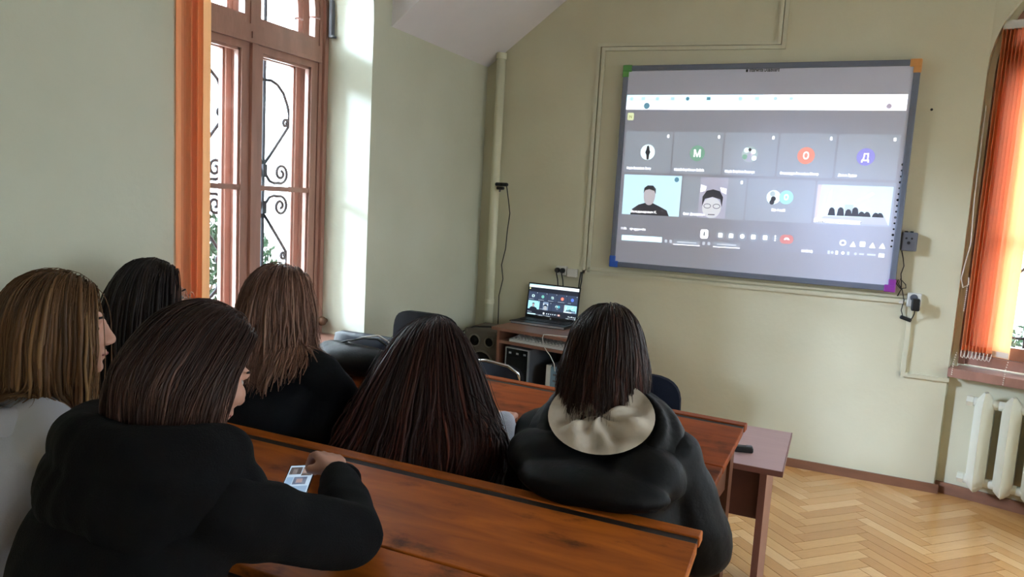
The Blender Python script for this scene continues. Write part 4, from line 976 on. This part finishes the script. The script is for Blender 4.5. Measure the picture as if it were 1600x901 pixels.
def add_hand(m, W, fwd, back, ts, curl, sc=1.0, thumb=None):
    fwd = fwd.normalized(); back = (back-fwd*back.dot(fwd)).normalized(); lat = fwd.cross(back)*ts      # lat points to the thumb side
    for k, (off, ln, c) in enumerate(((.030, .070, curl[0]), (.010, .078, curl[1]), (-.010, .072, curl[2]), (-.029, .056, curl[3]))):
        kn = W+fwd*(.088-.004*abs(k-1))*sc+lat*off*sc
        joint_chain(m, [W+lat*off*.7*sc+fwd*.01, W+fwd*.05*sc+lat*off*.9*sc+back*.004, kn], [.014*sc, .0135*sc, .0115*sc], 10)
        a = 0; p = kn; pts = [kn]; rr = [.0110*sc]
        for q, (fr, r) in enumerate(((.45, .0098), (.30, .0090), (.25, .0080))):
            a += c[q]; d = fwd*math.cos(a)-back*math.sin(a); p = p+d*ln*fr*sc; pts.append(p); rr.append(r*sc)
        joint_chain(m, pts, rr, 10)
    b = W+fwd*.022*sc+lat*.022*sc-back*.008*sc
    t = thumb or (V(.62, .66, -.4), V(.86, .1, -.5))
    d1_ = (fwd*t[0].x+lat*t[0].y+back*t[0].z).normalized(); d2_ = (fwd*t[1].x+lat*t[1].y+back*t[1].z).normalized()
    joint_chain(m, [b, b+d1_*.044*sc, b+d1_*.044*sc+d2_*.030*sc, b+d1_*.044*sc+d2_*.052*sc], [.0165*sc, .0125*sc, .0105*sc, .008*sc], 10)
def torso_rings(P0, P1, yaw, bulge, infl=0, wide=1.0, mid=None):
    prof = ((0, .155, .115), (.12, .165, .118), (.3, .150, .108), (.5, .158, .112), (.68, .172, .112), (.80, .178, .102), (.90, .135, .085), (.97, .075, .062), (1.0, .058, .055))
    X = Rz(-yaw) @ V(1, 0, 0); Y = Rz(-yaw) @ V(0, 1, 0); rings = []
    for t, a, b in prof:
        c = P0.lerp(P1, t)
        if mid is not None: c = c+mid*(4*t*(1-t))
        a = (a*wide+infl); b = b+infl
        rings.append([c+X*a*math.cos(2*PI*i/24)+Y*b*math.sin(2*PI*i/24) for i in range(24)])
    return rings, X, Y
def seg_joints(S, El, Wr): return [S, S.lerp(El, .5), El, El.lerp(Wr, .5), Wr]

HAIR = {}
def hair_mat(name, root, mid, light, rough=.5):
    m = bpy.data.materials.new(name); m.use_nodes = True; n = m.node_tree.nodes; l = m.node_tree.links; b = n['Principled BSDF']
    at = n.new('ShaderNodeAttribute'); at.attribute_name = 'tint'; r = n.new('ShaderNodeValToRGB'); l.new(at.outputs['Fac'], r.inputs[0])
    e = r.color_ramp.elements; e[0].color = (*lin(root), 1); e[1].color = (*lin(light), 1); k = e.new(.6); k.color = (*lin(mid), 1)
    l.new(r.outputs[0], b.inputs['Base Color']); b.inputs['Roughness'].default_value = rough; b.inputs['Specular IOR Level'].default_value = .28
    return m
def make_hair(parent, H, spheres, length, mt, seed, part=.0, vol=.20, wave=.004, freq=38, n_top=1700, n_under=620, back=.55, lenvar=.08, spread=0, fringe=.62, name='hair', radius=.0012, curl_in=0, tuck=0, temple=0, gather=0, gx=.1):
    rng = np.random.default_rng(seed); R = np.array(H.to_3x3()); Tn = np.array(H.translation)
    cen = np.array([0, -.015, .03]); rad = np.array([.078, .098, .092])
    Hi = R.T
    verts, faces, tints = [], [], []; base = 0
    def sim(N, lay_lo, lay_hi, r_, nseg, k):
        nonlocal base
        w = rng.normal(size=(N*6, 3)); w /= np.linalg.norm(w, axis=1)[:, None]
        y, z = w[:, 1], w[:, 2]
        zmin = np.interp(y, [-1, -.35, .05, .35, .75, 1], [-.55, -.5, -.12+temple, .25+temple, fringe, .9])
        w = w[z > zmin][:N]; N = len(w)
        lay = rng.uniform(lay_lo, lay_hi, N); rr = rad*(1+lay[:, None])
        p = cen+w*rr*.985
        sgn = np.tanh((w[:, 0]-part)*14)
        x_, y_, z_ = w.T
        d = np.stack([sgn*(1.02-np.abs(x_))*np.clip(.12+1.0*(y_+.30), .04, 1)+.5*x_, -back*np.clip(.65+y_, .1, 1.3)-.9*np.clip(z_, 0, 1)*np.clip(.15-y_, 0, 1), -.5-.3*np.abs(x_)], 1)
        d += .05*rng.normal(size=d.shape)
        L = length*(1+lenvar*rng.normal(size=N))-.125*(1-w[:, 2])
        L = np.maximum(L, .07)
        ds = (L/(nseg-1))[:, None]
        g = Hi@np.array([0, 0, -1.])
        nrm = w/rr; nrm /= np.linalg.norm(nrm, axis=1)[:, None]
        d -= nrm*(d*nrm).sum(1)[:, None]; d /= np.linalg.norm(d, axis=1)[:, None]
        S = [((Hi@(np.array(c0)-Tn)), (Hi@(np.array(c1)-Tn)), r) for c0, c1, r in spheres]
        P = [p.copy()]; cl = np.floor(np.arctan2(w[:, 0], -w[:, 1])*6)
        ph = rng.random(N)*.9+cl*1.7; fq = freq*(1+.10*rng.normal(size=N))
        side = np.stack([np.cos(cl*2.1+rng.random(N)), np.sin(cl*2.1+rng.random(N)), np.zeros(N)], 1)
        th = lay*.06+.002
        for s in range(nseg-1):
            gg = g*(1-tuck)+np.array([0, -.5, -.86])*tuck if s < nseg*.5 else g
            d = d+gg*.42*np.minimum(1, ds/.02); d /= np.linalg.norm(d, axis=1)[:, None]
            if spread:
                out = p-cen; out[:, 2] = 0; d = d+out*spread; d /= np.linalg.norm(d, axis=1)[:, None]
            if gather:
                low = np.clip((-.08-p[:, 2])/.05, 0, 1); d[:, 0] -= np.sign(p[:, 0])*gather*low*np.clip(np.abs(p[:, 0])-gx, 0, .12); d /= np.linalg.norm(d, axis=1)[:, None]
            q = p+d*ds
            for c, rd in ((cen, rr), (np.array([0, .028, -.03]), np.array([.066, .066, .09])*(1+.6*lay[:, None]))):
                u = (q-c)/rd; k_ = np.linalg.norm(u, axis=1); ins = k_ < 1
                q[ins] = (c+u/k_[:, None]*rd)[ins]
            for c0, c1, r in S:
                ab = c1-c0; tt = np.clip(((q-c0)@ab)/(ab@ab+1e-9), 0, 1)[:, None]; c = c0+tt*ab
                u = q-c; k_ = np.linalg.norm(u, axis=1); ins = k_ < r+th
                q[ins] = (c+u/k_[:, None]*(r+th)[:, None])[ins]
            dn = q-p; ln = np.linalg.norm(dn, axis=1)[:, None]+1e-9; d = dn/ln; q = p+d*np.minimum(ds, ln*1.15)
            p = q; P.append(p.copy())
        P = np.stack(P, 1)      # N, nseg, 3
        K = min(90, N); dist = ((w[:, None, :]-w[None, :K, :])**2).sum(2); gi = dist.argmin(1)
        P = P+(P[gi]-P)*(.42*np.linspace(0, 1, nseg)**1.6)[None, :, None]
        s = np.linspace(0, 1, nseg)[None, :]
        arc = s*L[:, None]
        P += side[:, None, :]*(np.sin(arc*fq[:, None]+ph[:, None])*wave*np.clip(s*1.6-.15, 0, 1))[:, :, None]
        if curl_in:
            ctr = np.array([0, 0, 0]); o = P-ctr; o[:, :, 2] = 0; P -= o*(curl_in*np.clip(s*2-1.2, 0, 1)**2)[:, :, None]
        Wp = P@R.T+Tn
        t = np.gradient(Wp, axis=1); t /= np.linalg.norm(t, axis=2)[:, :, None]+1e-9
        up = np.array([.31, .17, .93]); a = np.cross(t, up); a /= np.linalg.norm(a, axis=2)[:, :, None]+1e-9; b = np.cross(t, a)
        taper = np.interp(np.linspace(0, 1, nseg), [0, .1, .7, 1], [.9, 1, .9, .25])[None, :, None]*r_*(1+.25*rng.normal(size=N))[:, None, None]
        ring = [Wp+(a*math.cos(2*PI*j/k)+b*math.sin(2*PI*j/k))*taper for j in range(k)]
        vv = np.stack(ring, 2).reshape(-1, 3)           # N*nseg*k
        idx = np.arange(N*nseg*k).reshape(N, nseg, k)
        f = np.stack([idx[:, :-1, :], np.roll(idx, -1, 2)[:, :-1, :], np.roll(idx, -1, 2)[:, 1:, :], idx[:, 1:, :]], -1).reshape(-1, 4)
        verts.append(vv); faces.append(f+base); base += len(vv)
        clump = rng.random(N)*.45+.5*(.5+.5*np.sin(np.arctan2(w[:, 0], -w[:, 1])*9+seed+2*w[:, 2]))*rng.random(N)**.5
        tint = np.repeat(np.clip(clump, 0, 1)[:, None], nseg*k, 1); tip = np.repeat(np.linspace(-.12, .18, nseg), k)[None, :]
        tints.append(np.clip(tint+tip, 0, 1).ravel())
    sim(n_under, .02, .02+vol*.7, .0046, 13, 4)
    sim(n_top, .04, .04+vol, radius, 15, 3)
    # scalp cap under the strands
    cap = MB().ell((0, 0, 0), (1, 1, 1), u=28, w=18); cv = np.array(cap.v)
    ok = cv[:, 2] > np.interp(cv[:, 1], [-1, -.35, .05, .35, .75, 1], [-.62, -.55, -.15, .25, fringe, .9])
    cf = [f for f in cap.f if all(ok[i] for i in f)]
    cw = (cen+cv*rad*1.02)@R.T+Tn
    verts.append(cw); tints.append(np.full(len(cw), .15)); cf = [tuple(i+base for i in f) for f in cf]
    vv = np.concatenate(verts); ff = np.concatenate(faces)
    me = bpy.data.meshes.new(name); nq = len(ff)
    me.from_pydata(vv.tolist(), [], ff.tolist()+cf); me.materials.append(mt)
    at = me.attributes.new('tint', 'FLOAT', 'POINT'); at.data.foreach_set('value', np.concatenate(tints))
    me.polygons.foreach_set('use_smooth', [True]*len(me.polygons))
    o = link(name, me, parent); return o

def person(label, HC, hyaw, hpitch, neck, pelvis, tyaw, shoulders, armR, armL, cloth, knees_dir=None, infl=.022, sleeve=(.062, .056, .050, .045, .040), voxel=.0065, htilt=0, hand_kw=None, mid=None, wide=1.0, garment='sweater', wr_amp=.006, wr_scale=28, trousers=None, wr_stretch=(1, 1, 1), wr_zones=None, neckr=None, extra=None, cuff=.012):
    root = thing('person', label, 'person', (pelvis.x, pelvis.y, 0))
    H = Matrix.Translation(HC) @ Matrix.Rotation(-hyaw, 4, 'Z') @ Matrix.Rotation(-hpitch, 4, 'X') @ Matrix.Rotation(htilt, 4, 'Y')
    body = MB(); add_head(body, H, neck); rings, X, Y = torso_rings(pelvis, neck, tyaw, 0, 0, wide, mid); body.loft(rings)
    top = MB(); r2, X, Y = torso_rings(pelvis, neck-V(0, 0, .012), tyaw, 0, infl, wide, mid); top.loft(r2[:-1])
    SR, SL = shoulders
    sph = []
    for (S, arm, ts) in ((SR, armR, -1), (SL, armL, 1)):
        El, Wr, fwd, back, curl = arm
        js = seg_joints(S, El, Wr)
        joint_chain(body, js, [.050, .044, .038, .034, .026]); add_hand(body, Wr, fwd, back, ts, curl, 1.0 if hand_kw else .95, hand_kw)
        jc = seg_joints(S, El, Wr-(Wr-El).normalized()*cuff); joint_chain(top, jc, sleeve)
        nb = neck-V(0, 0, .03); joint_chain(top, [nb.lerp(S, .25), S], [neckr or (.055+infl*.5), sleeve[0]]); joint_chain(body, [nb, S], [.04, .048])
        sph += [(tuple(nb), tuple(S), .058+infl*.6), (tuple(S), tuple(El), sleeve[1]+.004)]
    def sp_(t, s):
        c = pelvis.lerp(neck, t)+(mid*(4*t*(1-t)) if mid is not None else V(0, 0, 0)); return tuple(c+X*s)
    for s in (-.085, 0, .085): sph += [(sp_(.85, s), sp_(.6, s), .082+infl), (sp_(.6, s), sp_(.2, s), .092+infl)]
    sph.append((tuple(neck), tuple(HC+V(0, 0, -.06)), .058))
    kd = knees_dir or Y; feet = []
    leg = MB(); shoe = MB()
    for s in (-1, 1):
        hip = pelvis+X*s*.085+V(0, 0, -.02); knee = hip+kd*.40+X*s*.02; knee.z = .50; ank = knee+kd*.03; ank.z = .09
        joint_chain(body, [hip, knee, ank], [.075, .052, .038]); joint_chain(leg, [hip, hip.lerp(knee, .5), knee, knee.lerp(ank, .5), ank], [.092, .082, .066, .060, .052])
        shoe.ell(ank+kd*.06+V(0, 0, -.045), (.045, .125, .045), Rz(math.atan2(-kd.x, kd.y))); body.ell(ank+kd*.05+V(0, 0, -.045), (.032, .10, .03), Rz(math.atan2(-kd.x, kd.y)))
    joint_chain(leg, [pelvis+X*-.06, pelvis+X*.06], [.115, .115])
    bme = remesh(body, voxel, 3); bme.materials.append(M_SKIN); bo = link('body', bme, root)
    for s in (-1, 1):
        e_ = MB().ell(H @ V(s*.031, .0690, .002), (.0105, .0105, .0105), u=14, w=10).build('eye', M_EYE, bo, True)
        MB().ell(H @ V(s*.031, .0780, .002), (.0052, .003, .0052), H.to_3x3(), 10, 8).build('iris', mat('iris_brown', '2a1a12', rough=.2, var=0), bo, True)
        MB().tube([H @ V(s*(.014+.010*i), .0905-.0022*i*i, .026+.003*math.sin(i)) for i in range(4)], [.003, .0035, .003, .0015], 6).build('eyebrow', mat('eyebrow', '241812', rough=.8), bo, True)
    MB().tube([H @ V(x, .0985-abs(x)*.45, -.0645-abs(x)*.08) for x in (-.018, -.009, 0, .009, .018)], [.0022, .0042, .0048, .0042, .0022], 8).build('lips', mat('lip_pink', '9c5a54', rough=.45), bo, True)
    if extra: extra(top)
    tme = wrinkle(remesh(top, .0085, 5), wr_amp, wr_scale, len(label), wr_stretch, wr_zones); tme.materials.append(cloth); to = link(garment, tme, root)
    lme = wrinkle(remesh(leg, .012, 4), .004, 24, 5); lme.materials.append(trousers or M_JEAN); link('trousers', lme, root)
    sme = remesh(shoe, .010, 2); sme.materials.append(M_SHOE); link('shoes', sme, root)
    return root, H, sph, X, Y, to
M_JEAN = mat('dark_denim', '20242e', rough=.85, var=.15, bump=.2, bscale=180); M_SHOE = mat('dark_shoe', '1a1a1b', rough=.6, var=.1)
M_BLACKC = mat('black_fleece', '0e0e10', rough=.95, var=.15, scale=20, bump=.25, bscale=260, spec=.15)
M_WHITEC = mat('white_cotton', 'b8bcc6', rough=.9, var=.04, scale=6, bump=.12, bscale=240, spec=.2)
M_NAVY = mat('navy_wool', '121419', rough=.9, var=.15, scale=20, bump=.2, bscale=240, spec=.2)
M_PUFF = mat('black_quilted_nylon', '09090b', rough=.62, var=.12, scale=8, bump=.2, bscale=50, spec=.2)
M_CREAM = mat('cream_lining', 'd0c6b6', rough=.75, var=.08, scale=9, bump=.15, bscale=120)
M_GREYK = mat('pale_grey_knit', 'a9adb8', rough=.9, var=.1, bump=.3, bscale=200)
M_PINKC = mat('dusty_pink_top', '9c7472', rough=.9, var=.1)
relax = ((.25, .3, .2),)*4; fist = ((.95, 1.1, .6),)*4
FWD = V(0, 1, 0)
def rest_arm(S, side, el, wr, dirn=V(-.3, 1, -.05)):
    return (el, wr, dirn, V(0, 0, 1), relax)

# 1 girl in white at the far left, turned towards the board
H1 = hair_mat('hair_light_brown', '432f1b', '715134', '9a784d')
n1 = V(-1.72, 1.10, 1.03)
r1 = person('person with light brown hair in a white hooded top, in profile at the left edge', V(-1.685, 1.155, 1.185), math.radians(36), math.radians(2), n1, V(-1.74, .92, .55), math.radians(18), (V(-1.545, 1.03, .965), V(-1.90, 1.12, .965)),
            rest_arm(None, 1, V(-1.50, 1.20, .83), V(-1.62, 1.40, .84)), rest_arm(None, -1, V(-1.98, 1.30, .80), V(-1.84, 1.46, .835), V(.4, 1, 0)), M_WHITEC, garment='hooded_top', infl=.028, voxel=.0055, wr_amp=.009, wr_scale=20, mid=V(.0, -.05, 0))
hd = MB()
for a in np.linspace(-2.5, -.1, 15):
    c = n1+Rz(-.3) @ V(.125*math.cos(a), .095*math.sin(a)-.015, -.035+.03*math.sin(a)*0)
    hd.ell(c+V(0, 0, -.012), (.05, .05, .05))
hd.ell(n1+Rz(-.3) @ V(0, -.12, -.10), (.10, .045, .10)); hd.ell(n1+Rz(-.3) @ V(.0, -.135, -.16), (.06, .035, .06))
hme = wrinkle(remesh(hd, .008, 4), .007, 30, 3); hme.materials.append(M_WHITEC); link('hood', hme, r1[0])
make_hair(r1[0], r1[1], [(a_, b_, r_*.8) for a_, b_, r_ in r1[2]], .355, H1, 11, part=.05, vol=.20, wave=.003, back=.35, n_top=3400, radius=.0010, fringe=.60, gather=6, gx=.085)

# 2 girl with glasses behind
H2 = hair_mat('hair_black', '181312', '2a2120', '3c302c')
n2 = V(-2.07, 1.70, 1.01)
r2_ = person('person with straight black hair and thin glasses beside the orange blind', V(-2.055, 1.735, 1.158), math.radians(22), 0, n2, V(-2.08, 1.86, .55), math.radians(10), (V(-1.92, 1.72, .93), V(-2.21, 1.74, .93)),
            rest_arm(None, 1, V(-1.93, 1.93, .72), V(-1.98, 2.05, .63)), rest_arm(None, -1, V(-2.25, 1.93, .72), V(-2.16, 2.05, .63), V(.2, 1, 0)), M_PINKC, garment='pink_top', infl=.012, sleeve=(.054, .05, .045, .04, .034))
make_hair(r2_[0], r2_[1], r2_[2], .46, H2, 21, part=-.02, vol=.16, wave=.002, back=.7, n_top=1500)
Hh = r2_[1]; gl = MB()
for s in (-1, 1):
    MB().tube([Hh @ V(s*.034+.024*math.cos(t), .108-.10*abs(s*.034+.024*math.cos(t))**1.5, .0+.021*math.sin(t)) for t in np.linspace(0, 2*PI, 20, endpoint=False)], .0011, 6, True).build('glasses_rim', M_CHR, r2_[0], True)
    MB().tube([Hh @ V(s*.058, .098, .004), Hh @ V(s*.078, .05, .006), Hh @ V(s*.082, -.01, 0)], .0012, 6).build('glasses_temple', M_CHR, r2_[0], True)
MB().tube([Hh @ V(-.011, .110, .004), Hh @ V(0, .114, .007), Hh @ V(.011, .110, .004)], .0011, 6).build('glasses_bridge', M_CHR, r2_[0], True)

# 4 girl with brown wavy hair in a dark coat
H4 = hair_mat('hair_brown', '553a2e', '846150', 'a88570')
n4 = V(-1.70, 1.90, 1.0)
r4 = person('person with long wavy brown hair in a dark navy coat in front of the window', V(-1.70, 1.94, 1.148), math.radians(6), math.radians(4), n4, V(-1.66, 1.88, .55), math.radians(-6), (V(-1.49, 1.90, .945), V(-1.875, 1.90, .945)),
            rest_arm(None, 1, V(-1.415, 2.03, .74), V(-1.52, 2.13, .64)), rest_arm(None, -1, V(-1.92, 2.02, .74), V(-1.80, 2.12, .64), V(.4, 1, 0)), M_NAVY, garment='coat', infl=.034, sleeve=(.075, .07, .064, .058, .05), wr_amp=.006, wr_scale=22, mid=V(.02, -.06, 0), extra=lambda m: m.ell(V(-1.475, 1.92, .76), (.10, .10, .16)))
col_ = MB()
for a in np.linspace(-3.0, -.14, 14): col_.ell(n4+V(.085*math.cos(a), .075*math.sin(a), -.01), (.030, .026, .042))
col_.ell(n4+V(.15, .02, -.03), (.06, .035, .016), Ry(.45)); cme = remesh(col_, .007, 3); cme.materials.append(M_NAVY); link('collar', cme, r4[0])
make_hair(r4[0], r4[1], [(a_, b_, r_*.85) for a_, b_, r_ in r4[2]], .415, H4, 31, part=.02, vol=.30, wave=.008, freq=46, back=.85, n_top=2800, radius=.0011, spread=.1, fringe=.70, gather=3, gx=.13)

# 5 girl with the longest hair
H5 = hair_mat('hair_dark_auburn', '1d110f', '3a1f1a', '6c382b')
n5 = V(-1.13, 1.93, .885)
r5 = person('person with very long dark auburn hair leaning over the farther desk', V(-1.135, 1.99, 1.025), math.radians(2), math.radians(10), n5, V(-1.13, 1.88, .55), 0, (V(-.955, 1.94, .825), V(-1.315, 1.94, .825)),
            rest_arm(None, 1, V(-.89, 2.03, .70), V(-.97, 2.20, .815)), rest_arm(None, -1, V(-1.31, 2.05, .70), V(-1.24, 2.12, .62), V(.4, 1, 0)), M_GREYK, garment='sweater', infl=.02, mid=V(0, -.05, 0))
make_hair(r5[0], r5[1], r5[2], .60, H5, 41, part=.0, vol=.30, wave=.006, freq=34, back=.85, n_top=3400, n_under=800, radius=.0011, spread=.75, fringe=.72, gather=5, gx=.17)

# 6 girl in the puffer jacket
H6 = hair_mat('hair_dark_brown', '1a110e', '36221a', '643527')
n6 = V(-.545, 1.915, .975)
quilt = lambda co: np.ones(len(co))
r6 = person('person with dark shoulder-length hair in a black puffer jacket with a cream-lined hood', V(-.565, 1.965, 1.137), math.radians(-4), math.radians(3), n6, V(-.52, 1.90, .55), 0, (V(-.345, 1.90, .885), V(-.715, 1.90, .885)),
            rest_arm(None, 1, V(-.265, 1.96, .66), V(-.37, 2.19, .80)), rest_arm(None, -1, V(-.77, 2.0, .70), V(-.66, 2.20, .82), V(.3, 1, 0)), M_PUFF, garment='puffer_jacket', infl=.055, sleeve=(.084, .092, .088, .075, .058), wr_amp=.008, wr_scale=26, mid=V(.01, -.05, 0), wr_stretch=(.5, .5, 1.6), neckr=.045, extra=lambda m: (m.ell(V(-.50, 1.70, .858), (.20, .088, .048)), m.ell(V(-.52, 1.75, .858), (.20, .085, .05)), m.ell(V(-.52, 1.80, .862), (.215, .095, .045)), m.ell(V(-.40, 1.80, .87), (.12, .10, .08)), m.ell(V(-.66, 1.80, .87), (.12, .10, .08))))
ho = MB()
HM = Matrix.Translation(n6+V(.020, -.085, .008)) @ Matrix.Rotation(math.radians(43), 4, 'X')
for a in np.linspace(0, 2*PI, 36, endpoint=False):
    w_ = .146*math.cos(a); d_ = .118*math.sin(a)
    ho.ell(HM @ V(w_*1.06, d_*1.06, -.024+.008*math.cos(2*a)), (.026, .026, .026)); ho.ell(HM @ V(w_*1.12, d_*1.05, -.07), (.055, .055, .05)); ho.ell(HM @ V(w_*1.1, d_*.85-.0, -.12), (.065, .06, .05))
ho.ell(HM @ V(0, 0, -.15), (.15, .09, .05))
hm6 = wrinkle(remesh(ho, .008, 5), .008, 30, 9); hm6.materials.append(M_PUFF); link('hood', hm6, r6[0])
li = MB(); NR, NA = 12, 48; vs6 = []
for i in range(NR+1):
    t = i/NR
    for j in range(NA):
        a = 2*PI*j/NA
        fold = .014*math.sin(3*a+2.5*t)*math.sin(PI*min(1, t*1.05))+.016*math.sin(6*a-6*t)*t*(1-t)*3+.008*math.sin(11*a+4*t)*t*(1-t)*3
        vs6.append(HM @ V(.142*t*math.cos(a)+.0, .114*t*math.sin(a), .034-.006*(1-t*t)+fold*1.15-.004*t))
fs6 = [(i*NA+j, i*NA+(j+1) % NA, (i+1)*NA+(j+1) % NA, (i+1)*NA+j) for i in range(NR) for j in range(NA)]
li.add(vs6, fs6); li.build('hood_lining', M_CREAM, r6[0], True)['label'] = 'cream hood lining'
make_hair(r6[0], r6[1], r6[2][-1:]+[(tuple(HM @ V(-.09, .0, -.06)), tuple(HM @ V(.09, .0, -.06)), .06)], .285, H6, 51, part=-.02, vol=.24, wave=.004, back=.85, n_top=3000, radius=.0011, fringe=.70, lenvar=.10, spread=.30)

# 3 girl in the black hoodie with the phone
H3 = hair_mat('hair_chestnut', '231712', '412b23', '64483d')
n3 = V(-1.15, 1.00, 1.035)
W3 = V(-1.100, 1.466, .846); F3 = V(-.115, .085, .02)
hw = ((.55, .75, .5), (.75, .9, .6), (.95, 1.0, .7), (1.05, 1.1, .7))
r3 = person('person in a black hooded sweatshirt bent over the lit smartphone', V(-1.145, 1.075, 1.17), math.radians(13), math.radians(24), n3, V(-1.10, .84, .55), math.radians(-8), (V(-.965, .965, .955), V(-1.335, .99, .955)),
            (V(-.868, 1.22, .835), W3, F3, V(.25, .15, 1), hw), rest_arm(None, -1, V(-1.43, 1.10, .80), V(-1.36, 1.24, .82), V(.3, .8, 0)), M_BLACKC, garment='sweatshirt', infl=.036, sleeve=(.078, .072, .066, .058, .047), voxel=.0055, wr_amp=.006, wr_scale=26,
            mid=V(0, -.07, 0), cuff=.05, hand_kw=(V(.75, .55, -.45), V(.85, -.35, -.55)))
hd = MB()
for a in np.linspace(-3.3, .16, 20):
    ca, sa = math.cos(a), math.sin(a)
    hd.ell(n3+V(.140*ca-.012, .118*sa-.012, .012-.03*max(0, sa)), (.062, .060, .064+.012*abs(sa)))
    hd.ell(n3+V(.180*ca-.012, .140*sa-.015, -.06), (.06, .055, .07))
for x in (-.09, 0, .09): hd.ell(n3+V(x, -.140, -.135), (.085, .05, .085))
hme = wrinkle(remesh(hd, .008, 5), .007, 26, 4); hme.materials.append(M_BLACKC); link('hood', hme, r3[0])
make_hair(r3[0], r3[1], r3[2]+[(tuple(n3+V(-.08, -.09, -.03)), tuple(n3+V(.08, -.09, -.03)), .072)], .275, H3, 61, part=.1, vol=.24, wave=.0025, back=1.0, n_top=3600, radius=.0010, fringe=.70, tuck=.6, temple=.18, lenvar=.07, curl_in=.12)
MB().ell(r3[1] @ V(.088, .0, -.04), (.0024, .0024, .0024), u=10, w=8).build('earring', M_CHR, r3[0], True)
MB().tube([W3-F3.normalized()*.062+F3.normalized()*.006*i for i in range(5)], [.045, .047, .0465, .0455, .044], 20).build('cuff', M_BLACKC, r3[0], True)
